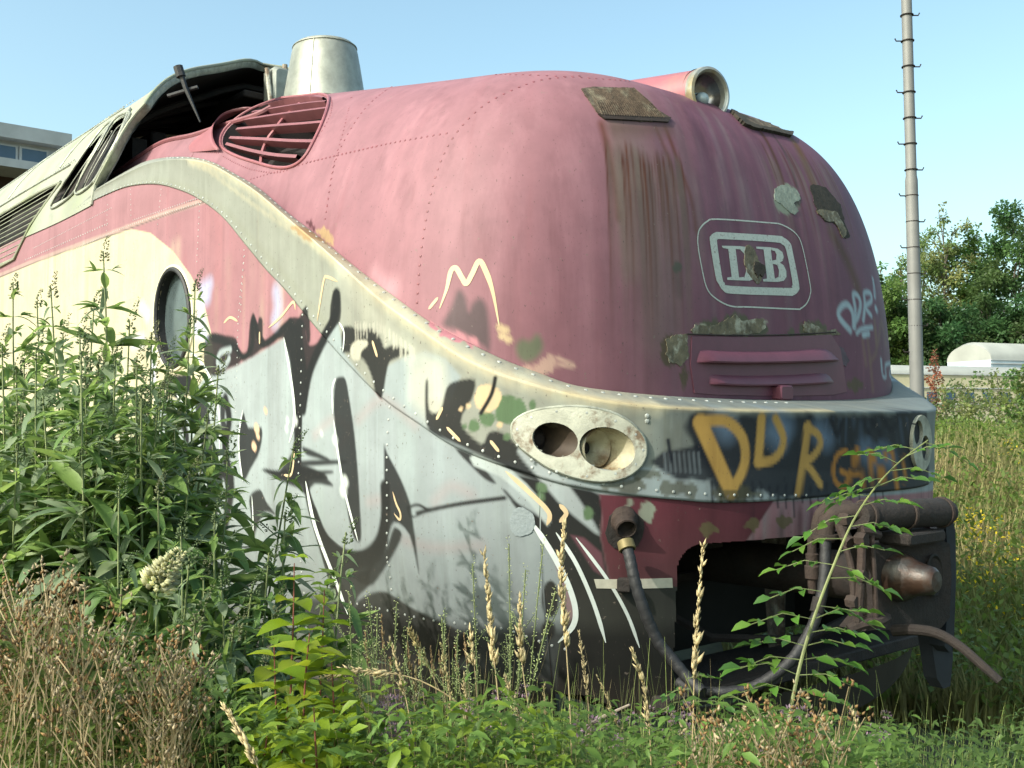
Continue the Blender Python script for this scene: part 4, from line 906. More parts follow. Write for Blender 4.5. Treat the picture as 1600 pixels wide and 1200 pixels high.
decal('bowl', ovl(1430, 676, 7.5, 21, 16), [], -.03, M['rust_bright'], HF, 4); decal('bowl', ovl(1441, 700, 6.5, 21, 16), [], -.03, M['rust'], HF, 4)
mb = MB()
def rivets(mb, pts3, r, n3=None, sp=.05, h=.5):
    pts3 = [(Vector(a), Vector(b)) for a, b in pts3]; acc = 0.; out = []
    for (a, na), (b, nb) in zip(pts3, pts3[1:]):
        L_ = (b-a).length
        while acc < L_:
            t = acc/L_; out.append((a.lerp(b, t), na.lerp(nb, t).normalized())); acc += sp
        acc -= L_
    for p, n in out:
        t1 = n.orthogonal().normalized(); t2 = n.cross(t1); V = []
        for rr, hh in ((1., -.1), (.8, h*.7)):
            for j in range(6): q_ = PI/3*j; V.append(p+(t1*math.cos(q_)+t2*math.sin(q_))*r*rr+n*r*hh)
        V.append(p+n*r*h*1.15); F = [(j, (j+1) % 6, 6+(j+1) % 6, 6+j) for j in range(6)]+[(6+j, 6+(j+1) % 6, 12) for j in range(6)]; mb.add(V, F)
def row(mb, px, r, sp, tree=None, curve=4, off=0.):
    P = smooth_poly(px, curve, False) if curve else px; o = []
    for p in P:
        l, n = spot(*p, tree)
        if l is not None: o.append((l+n*off, n))
    if len(o) > 1: rivets(mb, o, r, sp=sp)
ring1 = [(905, 119), (870, 122), (828, 130), (760, 162), (716, 204), (692, 244), (676, 292), (664, 352), (656, 412), (651, 484)]
ring2 = [(640, 128), (612, 136), (572, 168), (540, 216), (522, 260), (510, 332)]
mb = MB(); row(mb, ring1, .0058, .034); row(mb, ring2, .0055, .034); row(mb, Z2((0, 585), (130, 555), (300, 515), (450, 487), (570, 467)), .0055, .032)
row(mb, [(600, 131), (700, 119), (800, 117), (900, 121), (985, 127)], .006, .034)
row(mb, Z1((1270, 270), (1295, 290), (1290, 350), (1240, 440), (1170, 530), (1120, 565), (1060, 575), (960, 555), (870, 510)), .005, .03); row(mb, Z1((745, 490), (860, 498)), .005, .03)
row(mb, Z1((980, 600), (1100, 565), (1300, 510), (1480, 470)), .005, .032)
row(mb, Z1((1380, 250), (1340, 420), (1300, 560), (1270, 760)), .005, .032)
mb.build('hood_rivets', M['rivetp'], CAR, kind='stuff')
mb = MB(); f3 = [(a*.72+b*.28, c*.72+d*.28) for (a, c), (b, d) in zip(c3p, c2p)]; row(mb, f3[3:], .0075, .062, None, 3)
f1 = [(a*.92+b*.08, c*.92+d*.08) for (a, c), (b, d) in zip(c1p, c2p)]; row(mb, f1, .006, .06, None, 3)
for a_ in np.linspace(0, 2*PI, 14)[:-1]:
    row(mb, [(905+98*math.cos(a_), 693+50*math.sin(a_)+10*math.cos(a_)), (908+98*math.cos(a_), 693+50*math.sin(a_)+10*math.cos(a_))], .006, .5, None, 0, .012)
row(mb, [(1011, 650), (1011.5, 651)], .009, .5, None, 0); row(mb, [(1011, 658), (1011.5, 659)], .009, .5, None, 0)
mb.build('belt_rivets', M['rivetg'], CAR, kind='stuff')
mb = MB()
for P_ in (Z5((155, 0), (132, 230), (126, 430), (120, 700), (130, 1200)), Z5((382, 230), (373, 600), (366, 900), (376, 1200), (390, 1330)), Z5((722, 590), (712, 740), (712, 950), (712, 1200))+Z9((268, 280), (280, 420)),
           Z1((780, 700), (768, 940)), Z1((955, 850), (940, 1120)), Z1((522, 850), (520, 1150)), Z9((0, 430), (200, 470), (430, 522), (620, 542), (730, 560), (900, 620), (1000, 645)),
           Z1((100, 915), (430, 770)), Z1((130, 870), (440, 710)), Z1((300, 870), (520, 775), (790, 690)), Z1((520, 760), (780, 672)), Z1((510, 640), (512, 760)), Z1((630, 640), (615, 780)), Z1((420, 700), (415, 830)), Z1((280, 880), (300, 1080))):
    row(mb, P_, .0055 if P_[0][1] > 400 else .004, .045 if P_[0][1] > 400 else .03)
mb.build('side_rivets', M['rivetg'], CAR, kind='stuff')
mb = MB()
for da in (.86, .80, 1.0, .42): rivets(mb, [((x_, -1.48*math.cos(da), 2.8+1.36*math.sin(da)), (0, -math.cos(da), math.sin(da))) for x_ in (-9, -4.6)], .009, sp=.06)
rivets(mb, [((p[0]-.05, p[1], p[2]), (0, p[1], p[2]-2.8)) for p in ell(np.linspace(.4, 1.5, 30), xbrow(np.linspace(.4, 1.5, 30)), .008)], .008, sp=.07)
mb.build('roof_rivets', M['frame'], CAR, kind='stuff')
for pts, w_ in (([(0, 298), (48, 268), (96, 233), (140, 203)], .0),): pass
mb = MB()
for da in (.83, .42): mb.tube([ell(np.array(da), np.array(x_), .012) for x_ in (-10, -8, -6, -4.7)], .008, 5)
for x_ in (-5.0, -6.4, -7.8): mb.tube([ell(np.array(a_), np.array(x_), .01) for a_ in np.linspace(.45, PI-.45, 24)], .008, 5)
mb.build('roof_seam', M['frame'], CAR)

# porthole
PO = link('porthole', None, parent=CAR); own(PO); PO['label'] = 'oval side window with dark gasket in the cream field'
w_ = trace([(272+(p[0]-272)*1.06, 497+(p[1]-497)*1.03) for p in port], .006); mb = MB(); mb.tube(w_+[w_[0]], .013, 8); mb.build('gasket', M['rubber'], PO)
w_ = trace([(272+(p[0]-272)*1.22, 497+(p[1]-497)*1.10) for p in port], .002); mb = MB(); mb.tube(w_+[w_[0]], .008, 8); mb.build('frame', material('cream_frame', srgb(214, 208, 180), .5, 0, .1, 12), PO)
P_ = trace(port, -.035); c_ = sum(P_, Vector())/len(P_); mb = MB(); mb.add([c_]+P_, [(0, i+1, (i+1) % len(P_)+1) for i in range(len(P_))]); mb.build('pane', M['glass'], PO)
P2_ = trace(port, .0); k = len(P_); mb = MB(); mb.add(P2_+P_, [(i, (i+1) % k, k+(i+1) % k, k+i) for i in range(k)]); mb.build('reveal', M['rubber'], PO)
# round filler cap patch low on the side
decal('filler_patch', smooth_poly([(797, 812), (802, 798), (812, 793), (824, 796), (833, 804), (836, 818), (830, 832), (818, 838), (806, 836), (798, 826)], 2), [], .0, material('silver_patch', tuple(np.array(SILV)*.62), .5, 0, .1, 40, .3, 120), CAR, 5, .003, jit=1.)
# stripe and buckle
decal('white_stripe', [(928, 905), (985, 905), (1050, 903), (1051, 918), (985, 920), (932, 919)], [], .0, M['white'], CAR, 8, .002)
b_ = on(975, 912, .012); mb = MB(); mb.box(b_, (.045, .045, .045), Matrix.Rotation(R(35), 3, 'Z'), .006); mb.build('buckle', M['rust'], CAR)
# socket and brake hose
s0 = on(975, 826, .0); sn = spot(975, 826)[1]; dS = (s0-Vector(CAM)).dot(Vector((-CS, SN, 0)))
aS = (sn+Vector((0, 0, -.5))).normalized()
mb = MB(); mb.lathe([(.046, -.03), (.045, .0), (.038, .008), (.033, .022), (.036, .034), (.031, .036), (.028, .01)], s0+sn*.01+Vector((0, 0, .02)), aS, 20); mb.build('hose_socket', M['rust_bright'], CAR)
decal('rust_ring', [(975+30*math.cos(a)*random.uniform(.85, 1.1), 826+34*math.sin(a)*random.uniform(.85, 1.1)) for a in np.linspace(0, 2*PI, 16)[:-1]], [], .001, M['rust'], CAR, 7, .003)
hp = [(977, 846, -.06), (984, 872, -.09), (990, 900, -.11), (1000, 935, -.12), (1015, 975, -.12), (1030, 1005, -.12), (1052, 1032, -.13), (1075, 1060, -.15), (1098, 1082, -.2)]
mb = MB(); P_ = [Vector(v) for v in catmull([pt(a, b, dS+c) for a, b, c in hp], 60)]
mb.tube(P_, .022, 12, rr=[.0185+.001*math.sin(i*1.9) for i in range(60)]); mb.build('brake_hose', M['rubber'], CAR)
mb = MB(); mb.lathe([(.0, .0), (.027, 0), (.028, .03), (.024, .032)], P_[0], P_[2]-P_[0], 14); mb.build('hose_clamp', material('brass', (.20, .16, .07), .6, .4, .4), CAR)
# dark box behind the opening, buffer beam parts inside
mb = MB(); mb.box((-.55, 0, .95), (.04, 1.7, .64)).box((-.25, 0, 1.27), (.6, 1.7, .04)).box((-.25, .87, .95), (.6, .04, .62)).box((-.25, -.87, .95), (.6, .04, .62)); mb.build('opening_lining', M['dark'], CAR, False)
mb = MB(); mb.tube([(-.5, -.1, 1.06), (.2, -.03, 1.06), (.55, 0, 1.06)], .09, 14); mb.tube([(-.3, -.5, .95), (-.1, -.3, .8), (.1, 0, .78), (.1, .5, .85)], .018, 6); mb.tube([(-.4, -.7, 1.2), (-.3, -.4, 1.0), (-.3, .3, 1.0)], .02, 6); mb.box((-.2, -.35, 1.2), (.3, .12, .1)); mb.build('drawgear', M['rust'], CAR)
mb = MB(); mb.box((.0, 0, .69), (.34, 1.7, .05), bev=.01); mb.build('opening_sill', M['rust'], CAR)
# coupler head
CO = link('coupler', None, parent=CAR); own(CO); CO['label'] = 'rusty automatic coupler head jutting from the nose opening'
def tb(name, pts, r, mat, parent=CO, n=10, rr=None, smo=True, num=None):
    P = [pt(*p) for p in pts]
    if num: P = [Vector(v) for v in catmull(P, num)]
    mb = MB(); mb.tube(P, r, n, rr=rr); return mb.build(name, mat, parent)
tb('air_cylinder', [(1342, 806, 3.40), (1350, 806, 3.42), (1400, 803, 3.5), (1476, 800, 3.62), (1481, 800, 3.63)], .05, M['rust'], rr=[.04, .05, .051, .05, .042], n=18)
A_ = pt(1352, 806, 3.42); B_ = pt(1474, 800, 3.62); dr = (B_-A_).normalized()
for u in (.0, .5, .97):
    mb = MB(); mb.lathe([(.05, -.008), (.055, -.006), (.055, .006), (.05, .008)], A_.lerp(B_, u), dr, 18); mb.build('cylinder_band', M['rust_bright'], CO)
tb('elbow_pipe', [(1345, 800, 3.42), (1318, 800, 3.42), (1300, 806, 3.42), (1291, 822, 3.42), (1289, 846, 3.42)], .030, M['rust_bright'], num=16, n=14)
tb('elbow_pipe', [(1330, 792, 3.5), (1302, 792, 3.5), (1285, 800, 3.5), (1278, 818, 3.5), (1276, 845, 3.5)], .022, M['rust_bright'], num=16, n=12)
mb = MB(); mb.lathe([(.0, -.008), (.045, -.008), (.045, .008), (.0, .008)], pt(1289, 838, 3.42), (0, 0, 1), 16); mb.lathe([(.0, -.006), (.036, -.006), (.036, .006), (0, .006)], pt(1277, 838, 3.5), (0, 0, 1), 14); mb.build('pipe_flange', M['rust_bright'], CO)
mb = MB(); c0_ = pt(1269, 880, 3.46); mb.lathe([(.0, -.10), (.014, -.10), (.016, -.05), (.024, -.05), (.026, -.01), (.02, -.005), (.022, .03), (.016, .035), (.015, .09), (0, .09)], c0_, (0, 0, 1), 12); mb.build('valve', M['rust_bright'], CO)
tb('air_hose', [(1290, 845, 3.40), (1288, 900, 3.38), (1278, 955, 3.36), (1258, 1000, 3.34), (1228, 1040, 3.32), (1180, 1072, 3.32), (1130, 1082, 3.32), (1085, 1078, 3.35), (1060, 1066, 3.40)], .021, M['rubber'], num=60, n=12, rr=[.0185+.001*math.sin(i*2.3) for i in range(60)])
tb('hose_collar', [(1281, 935, 3.37), (1276, 957, 3.36)], .023, M['rust'], n=12)
for P_, r_ in (([(1347, 832, 3.36), (1345, 900, 3.34), (1340, 972, 3.34)], .014), ([(1362, 835, 3.38), (1366, 900, 3.36), (1368, 968, 3.36), (1356, 980, 3.35)], .009), ([(1320, 850, 3.38), (1330, 885, 3.36), (1334, 935, 3.35)], .011), ([(1312, 815, 3.40), (1322, 840, 3.38), (1330, 848, 3.36)], .02), ([(1345, 830, 3.36), (1358, 832, 3.38), (1372, 836, 3.42)], .016)):
    tb('link_rod', P_, r_, M['rust_bright'], num=12, n=8)
mb = MB(); mb.tube([pt(1326, 984, 3.34), pt(1345, 976, 3.34), pt(1372, 972, 3.36), (pt(1385, 965, 3.42))], .018, 8); mb.build('catch_hook', M['rust_bright'], CO)
for a in ((1346, 842), (1344, 900), (1332, 940), (1320, 812)):
    mb = MB(); mb.lathe([(0, -.018), (.02, -.018), (.024, 0), (.02, .018), (0, .018)], pt(*a, 3.34), (1, 0, 0), 6); mb.build('hex_bolt', M['rust_bright'], CO, False)
# face plate: traced outline given thickness along the car axis
def slab(name, pts, dist0, dist1, thick, mat, holes=()):
    xs = [p[0] for p in pts]; f_ = lambda a: dist0+(dist1-dist0)*(a-min(xs))/(max(xs)-min(xs))
    V = [pt(a, b, f_(a)) for a, b in pts]; k = len(V); V += [v-Vector((thick, 0, 0)) for v in V]
    F = [tuple(range(k))[::-1], tuple(range(k, 2*k))]+[(i, (i+1) % k, k+(i+1) % k, k+i) for i in range(k)]
    me = mesh(name, V, F, False); return link(name, me, mat, CO)
slab('face_plate', [(1368, 858), (1395, 850), (1468, 842), (1484, 850), (1487, 900), (1484, 965), (1470, 982), (1440, 978), (1400, 985), (1372, 984), (1352, 986), (1368, 966), (1371, 930)], 3.44, 3.62, .10, M['rust'])
ff_ = Vector((1, 0, 0)); cC = pt(1412, 902, 3.5)
mb = MB(); mb.lathe([(.085, -.05), (.083, .0), (.076, .02), (.060, .045), (.052, .075), (.046, .105), (.034, .118), (.0, .122)], cC, ff_, 28); mb.build('guide_cone', material('scuffed_steel', (.06, .06, .058), .45, .5, .4, 14, .2, 60, color2=(.05, .028, .02), c2scale=8), CO)
mb = MB(); cH = pt(1455, 898, 3.58); mb.lathe([(.068, .012), (.062, .016), (.055, .006), (.055, .002), (.0, .002)], cH, ff_, 28, .8, 1.1, up=(0, 1, 0)); mb.build('guide_cup', M['dark'], CO)
mb = MB(); mb.box(pt(1425, 838, 3.54), (.12, .24, .04), bev=.01); mb.build('top_lug', M['rust'], CO)
slab('side_strap', [(1476, 800), (1488, 806), (1493, 830), (1494, 900), (1491, 990), (1484, 1020), (1476, 1010), (1480, 960), (1483, 900), (1480, 850)], 3.66, 3.68, .06, material('blue_black_steel', (.02, .025, .035), .5, .3, .3))
slab('hanger_leg', [(1452, 980), (1488, 982), (1489, 1030), (1485, 1072), (1474, 1076), (1464, 1060)], 3.7, 3.72, .05, material('blue_black_steel', (.02, .025, .035), .6, .2, .3))
tb('release_handle', [(1395, 985, 3.5), (1430, 984, 3.45), (1465, 990, 3.4), (1500, 1010, 3.35), (1535, 1040, 3.3), (1562, 1064, 3.27)], .018, M['rust'], num=24, n=10, rr=[.020-.007*i/23 for i in range(24)])
# wheels and running gear in the shade below
mb = MB()
for x_ in (-1.6, -3.6): mb.lathe([(.0, -.06), (.42, -.06), (.47, -.03), (.47, .03), (.42, .05), (.3, .02), (.1, .04), (0, .04)], (x_, -.78, .47), (0, 1, 0), 32)
mb.box((-2.6, -.95, .5), (2.8, .12, .22), bev=.02).box((-2.6, 0, .7), (3.2, 1.6, .2)); mb.build('bogie', M['rust'], CAR)

# ------------------------------------------------------------ ground
def rnd(a, b): return random.uniform(a, b)
M['ground'] = material('weedy_soil', (.045, .05, .02), .95, 0, .5, 3, .6, 12, color2=(.07, .055, .03), c2scale=1.2)
xs = np.concatenate([-np.geomspace(900, 12, 18), np.linspace(-11, 11, 60), np.geomspace(12, 900, 18)]); GX, GY = np.meshgrid(xs, xs, indexing='ij')
def gz(x, y): return .06*np.sin(x*1.3+y*.7)+.05*np.sin(x*.5-y*1.1+1)-.04
Gp = np.stack([GX, GY, np.where(np.hypot(GX, GY) < 40, gz(GX, GY), -.04)], -1)
link('ground', mesh('ground', Gp.reshape(-1, 3), grid_faces(len(xs), len(xs))), M['ground'], kind='structure')

def leafmat(name, tr=.3, rough=.5, rand=0., spec=.35): return material(name, (1, 1, 1), rough, 0, .12, 30, attr=True, trans=tr, rand=rand, spec=spec)
M['leaf'] = leafmat('plant_leaf', .45); M['leafr'] = leafmat('single_leaf', .45, .45, .28)
M['stemg'] = material('green_stem', (.13, .16, .06), .6, 0, .3, 20); M['stemr'] = material('red_stem', (.16, .045, .03), .6, 0, .3, 20)
M['straw'] = leafmat('dry_straw', .3, .7); M['strawstem'] = material('straw_stem', (.34, .26, .14), .7, 0, .3, 30)
M['bark'] = material('tree_bark', (.10, .085, .07), .9, 0, .4, 6, .5, 20)

class Batch:
    """many small leaf-sized faces joined in one mesh"""
    def __init__(s): s.V = []; s.F = []; s.C = []; s.n = 0
    def add(s, V, F, C):
        V = np.asarray(V, np.float32); s.V.append(V); s.F.append(np.asarray(F)+s.n); s.C.append(np.broadcast_to(np.asarray(C, np.float32), (len(V), 3))); s.n += len(V)
    def build(s, name, mat, parent=None, **k):
        me = mesh(name, np.concatenate(s.V), np.concatenate(s.F), True, np.concatenate(s.C)); return link(name, me, mat, parent, **k)
def frames(D, roll):
    """orthonormal frames (n,3,3) whose first axis is D"""
    D = D/np.linalg.norm(D, axis=1, keepdims=True); up = np.tile([0, 0, 1.], (len(D), 1)); b = np.cross(up, D); l = np.linalg.norm(b, axis=1, keepdims=True)
    b = np.where(l < 1e-4, [[0, 1., 0]], b/np.maximum(l, 1e-6)); c = np.cross(D, b); co, si = np.cos(roll)[:, None], np.sin(roll)[:, None]
    return np.stack([D, b*co+c*si, c*co-b*si], 1)
def leaf_shape(n=4, w=.2, droop=.35, fold=.05, wave=0., tip=1.):
    V = []; F = []
    for i in range(n+1):
        u = i/n; ww = w*math.sin(PI*min(1, u**.8*.97+.03))**.8/1*(1 if u < .99 else .05); z = -droop*u*u; x_ = u*(1-.15*droop*u)
        V += [(x_, -ww/2, z+fold*ww*2+wave*math.sin(u*9)*.3), (x_, 0, z), (x_, ww/2, z+fold*ww*2-wave*math.sin(u*9+1)*.3)]
    for i in range(n):
        for j in range(2): F.append((i*3+j, i*3+j+1, i*3+j+4, i*3+j+3))
    return np.array(V), np.array(F)
def scatter(batch, shape, P, D, size, col, roll=None, cv=.25):
    V, F = shape; n = len(P); P = np.asarray(P); D = np.asarray(D); size = np.broadcast_to(size, (n,))
    fr = frames(D, RS.uniform(-.5, .5, n) if roll is None else roll)
    W = np.einsum('vk,nkj->nvj', V, fr)*size[:, None, None]+P[:, None, :]
    col = np.broadcast_to(col, (n, 3))*RS.uniform(1-cv, 1+cv, (n, 1)); C = np.repeat(col[:, None, :], len(V), 1)
    batch.add(W.reshape(-1, 3), (F[None]+np.arange(n)[:, None, None]*len(V)).reshape(-1, F.shape[1]), C.reshape(-1, 3))
def leaf_mesh(name, shape, col):
    return mesh(name, shape[0], shape[1], True, np.broadcast_to(np.asarray(col, np.float32), (len(shape[0]), 3)).copy())
def put(name, me, mat, parent, P, D, s, roll=0., base=Vector()):
    o = bpy.data.objects.new(name, me); COL.objects.link(o)
    if not me.materials: me.materials.append(mat)
    f = frames(np.array([D], float), np.array([roll]))[0]; Mx = Matrix(((f[0][0], f[1][0], f[2][0]), (f[0][1], f[1][1], f[2][1]), (f[0][2], f[1][2], f[2][2]))).to_4x4()
    o.parent = parent; o.matrix_local = Matrix.Translation(Vector(P)-base) @ Mx @ Matrix.Scale(s, 4); return o
def local(o_mb, base): o_mb.v = [tuple(Vector(v)-base) for v in o_mb.v]; return o_mb
def local_b(b, base):
    bb = np.array(base, np.float32); b.V = [v-bb for v in b.V]; return b

# ------------------------------------------------------------ background on the right
HZ = []
def facing(px0, d0, px1, d1):
    a, b = stand(px0, d0), stand(px1, d1); u = (b-a); L_ = u.length; u.normalize(); return a, u, Vector((-u.y, u.x, 0)), L_
def wallbox(mb, a, u, n, s0, s1, z0, z1, o0, o1):
    V = [a+u*s+n*o+Vector((0, 0, z)) for s in (s0, s1) for o in (o0, o1) for z in (z0, z1)]
    mb.add(V, [(0, 1, 3, 2), (4, 6, 7, 5), (0, 4, 5, 1), (2, 3, 7, 6), (0, 2, 6, 4), (1, 5, 7, 3)]); return mb
# left workshop building
M['wallw'] = material('pale_rendered_panel', (.42, .43, .43), .7, 0, .12, 2); M['winpane'] = material('blue_grey_pane', (.05, .09, .14), .12, 0, .1, 1); M['shedbrown'] = material('dark_brown_boarding', (.05, .03, .022), .9, 0, .3, 2, vstretch=.1)
a, u, n_, L_ = facing(-420, 21.6, 150, 26.4); n_ = n_ if n_.dot(Vector((-CS, SN, 0))) > 0 else -n_
T0 = height(195, 25.); BLD = thing('workshop_building', 'white workshop with clerestory windows and dark brown wall behind the train', 'building', a)
def wb_(name, mat, *g, parent=BLD, **k):
    mb = MB(); wallbox(mb, a, u, n_, *g); local(mb, a); return mb.build(name, mat, parent, False, **k)
px2s = lambda px: (stand(px, 25.2)-a).dot(u)
zz_ = lambda py: height(py, 25.)
S_end = px2s(118)
wb_('roof_fascia', M['wallw'], -2, S_end, zz_(217), T0, -.35, 8); wb_('wall', M['wallw'], -2, S_end-.25, zz_(260), zz_(217)-.002, 0, 8)
wb_('canopy', M['wallw'], -2, S_end+.6, zz_(266), zz_(253), -.6, 7.9); wb_('lower_wall', M['shedbrown'], -2, S_end-.4, 0, zz_(266)-.003, .6, 7.8)
for i in range(14):
    e = px2s(79)-i*.72
    wf = wb_('window', M['cream'] if 0 else M['wallw'], e-.68, e, zz_(250), zz_(223), -.05, .0)
    wb_('pane', M['winpane'], e-.62, e-.05, zz_(248), zz_(226), -.06, -.03, parent=wf)
# far rail coaches
def coach(name, label, px0, d0, px1, d1, py_top, py_b, mat, roofr, nwin, wz0, wz1, dep=2.8, group=None):
    a, u, n, L_ = facing(px0, d0, px1, d1); n = n if n.dot(Vector((-CS, SN, 0))) > 0 else -n
    dm = (d0+d1)/2; zt = height(py_top, dm); T = thing(name, label, 'railway coach', a, group=group)
    mb = MB(); wallbox(mb, a, u, n, 0, L_, .5, zt-roofr, 0, dep); local(mb, a); mb.build('body', mat, T, False)
    mb = MB(); V = []; m_ = 14
    for s in (0, .03, .97, 1):
        for j in range(m_+1):
            t_ = PI*j/m_; sh = .86 if s in (0, 1) else 1.; V.append(u*(s*L_)+n*(dep/2-math.cos(t_)*(dep/2+.04))+Vector((0, 0, zt-roofr+math.sin(t_)*roofr*sh)))
    F = [(i*(m_+1)+j, i*(m_+1)+j+1, (i+1)*(m_+1)+j+1, (i+1)*(m_+1)+j) for i in range(3) for j in range(m_)]+[tuple(range(m_+1)), tuple(3*(m_+1)+j for j in range(m_+1))[::-1]]
    mb.add(V, F); mb.build('roof', material(name+'_roof', (.30, .31, .29), .6, 0, .12, 1), T)
    for k in range(nwin):
        s0 = L_*(k+.25)/nwin; mb = MB(); wallbox(mb, Vector(), u, n, s0, s0+L_/nwin*.5, wz0, wz1, -.03, .02); mb.build('window', M['winpane'], T, False)
    for z_ in (wz1+.16, wz0-.12, zt-roofr-.02):
        mb = MB(); wallbox(mb, Vector(), u, n, -.02, L_+.02, z_, z_+.05, -.05, .0); mb.build('trim_rail', M['wallw'], T, False)
    return T
creamc = material('coach_cream', (.50, .45, .30), .5, 0, .08, 2); bluew = material('coach_pale_blue', (.42, .50, .56), .5, 0, .08, 2)
coach('far_coach', 'cream coach with a row of windows parked beyond the meadow', 1380, 44, 1640, 47, 570, 640, creamc, .45, 9, height(628, 45.5), height(613, 45.5))
coach('far_coach', 'pale blue coach with rounded roof behind the cream coach', 1549, 50, 1740, 53, 535, 640, bluew, .95, 6, height(600, 51), height(575, 51))

# trees
def tree(label, px, dist, top, wpx, n, col, name='tree', leaf=.16, low=.15, airy=0., seed=0, group=None, trunk=.14, cat='tree', kinds=7):
    dist = dist+14 if dist > 39.5 and seed != 33 else dist; leaf = leaf*(1.25 if dist > 50 else 1)
    r_ = np.random.RandomState(seed+17); base = stand(px, dist, -.05); H = height(top, dist); Wd = wpx/1600*dist
    n = int(n*1.35); col = np.array(col)*1.35+.010; T = thing(name, label, cat, base, group=group); B = Batch(); mb = MB()  # crown colours lifted and paled to stand in for haze
    limbs = []; 
    k = 7; P = [Vector((r_.uniform(-.02, .02)*H*i/k, r_.uniform(-.02, .02)*H*i/k, H*.93*i/k)) for i in range(k+1)]; mb.tube(P, trunk, 7, rr=[trunk*(1-.85*i/k) for i in range(k+1)])
    nb = int(10+kinds*2)
    for i in range(nb):
        h = low+(1-low)*((i+.5)/nb)**.9; a_ = i*2.4+r_.uniform(-.4, .4); p = Vector((0, 0, H*h*.88)); R_ = Wd/2*(math.sin(PI*min(1, .16+.84*(1-h)**.75))**.7)*r_.uniform(.6, 1.05)
        tip = p+Vector((math.cos(a_)*R_, math.sin(a_)*R_, R_*r_.uniform(.1, .6)+.1)); mb.tube([p*.92, (p+tip)/2+Vector((0, 0, .1)), tip], .03, 5, rr=[trunk*.4*(1-h*.6), trunk*.22, .015]); limbs.append((tip, R_)); limbs.append(((p+tip)/2, R_))
        if airy: limbs.append((tip+Vector((0, 0, -.2*R_)), R_*.6))
    limbs.append((Vector((0, 0, H*.95)), Wd*.14))
    wt = np.array([max(l[1], .15)**1.6 for l in limbs]); wt /= wt.sum(); idx = r_.choice(len(limbs), n, p=wt); ctr = np.array([l[0] for l in limbs])[idx]; rr = np.array([max(l[1]*.42, Wd*.09) for l in limbs])[idx]
    v = r_.normal(size=(n, 3)); v /= np.linalg.norm(v, axis=1, keepdims=True); rad = rr*(r_.uniform(0, 1, n)**(.45 if not airy else .8)); Pp = ctr+v*rad[:, None]*[1, 1, .8]
    Pp[:, 2] = np.clip(Pp[:, 2], .1, H); cl = np.array([r_.uniform(.65, 1.35) for _ in limbs])[idx][:, None]; hue = np.array([r_.uniform(-.25, .3) for _ in limbs])[idx][:, None]
    C_ = np.array(col)*cl*(1+hue*[1, .2, .1]); D = v+r_.normal(size=(n, 3))*.7+[0, 0, -.2]
    S4 = (np.array([(0, 0, 0), (.5, -.32, .08), (1, 0, -.05), (.5, .32, .08)]), np.array([(0, 1, 2, 3)]))
    scatter(B, S4, Pp, D, r_.uniform(.7, 1.35, n)*leaf, C_, r_.uniform(-1, 1, n), .2); B.build('crown', M['leaf'], T); mb.build('trunk', M['bark'], T)
    return T
G1, G2, G3 = (.055, .105, .022), (.085, .13, .03), (.035, .075, .022)
tree('slim airy birch with thin feathery crown beside the mast', 1478, 47, 300, 92, 3600, (.105, .135, .045), 'birch_tree', .15, .25, 1., 1)
tree('low yellow-green birch drooping left of the mast', 1412, 46, 385, 70, 2600, (.10, .13, .04), 'birch_tree', .14, .15, 1., 2)
tree('round dark green tree rising directly behind the nose corner', 1378, 42, 400, 90, 5200, G1, 'broadleaf_tree', .17, .1, 0, 3)
tree('feathery pale birch standing just behind the mast', 1444, 49, 350, 110, 5200, (.095, .13, .04), 'birch_tree', .16, .12, 1., 7)
tree('middle olive tree between the birch and the big right-hand tree', 1528, 48, 338, 100, 6500, G1, 'broadleaf_tree', .18, .12, 0, 4)
tree('tall full green tree at the right edge of the photo', 1592, 44, 300, 130, 9000, (.05, .10, .03), 'broadleaf_tree', .18, .1, 0, 5)
tree('broad green tree standing beyond the right edge', 1720, 46, 320, 170, 6000, G1, 'broadleaf_tree', .2, .1, 0, 6)
for i, (px, d, tp, w_, lb) in enumerate(((1400, 43, 462, 100, 'dark bush mass low behind the mast foot'), (1470, 42, 455, 110, 'dark green hazel bush right of the mast'), (1545, 43, 450, 110, 'shadowy elder bush behind the cream coach'), (1625, 41, 470, 120, 'deep green bush at the right edge behind the coaches'))):
    tree(lb, px, d, tp, w_, 6500, G3, 'bush', .17, .0, 0, 20+i, cat='bush', trunk=.1)
tree('small reddish shrub by the mast foot before the cream coach', 1461, 40, 538, 24, 500, (.16, .07, .035), 'shrub', .12, .1, 0, 33, cat='shrub', trunk=.03)
tree('thin leafy sapling standing in front of the blue coach', 1560, 33, 570, 90, 700, (.09, .13, .03), 'sapling', .12, .3, 1., 34, cat='sapling', trunk=.03)
tree('young leafy shrub at right edge in front of the coaches', 1604, 24, 556, 60, 900, (.08, .13, .03), 'shrub', .10, .2, 1., 35, cat='shrub', trunk=.03)

for i, (px, tp, lb) in enumerate(((1478, 600, 'wispy bush at the left end of the cream coach'), (1518, 612, 'low wispy bush below the coach windows'), (1500, 585, 'thin tall weed bush rising past the cream coach roof'), (1590, 600, 'leafy bush hiding the lower corner of the blue coach'))):
    tree(lb, px, 26+i*2, tp, 55, 600, (.09, .12, .035), 'bush', .10, .1, 1., 70+i, cat='bush', trunk=.02)
for i in range(5):
    tree(('first','second','third','fourth','fifth')[i]+' tree left from the nose corner, beyond the meadow, hidden by the railcar', 1310-i*120, 46+i*2, 440+i*12, 190, 3200, G1, 'broadleaf_tree', .26, .02, 0, 90+i, group='trees beyond the meadow behind the nose')
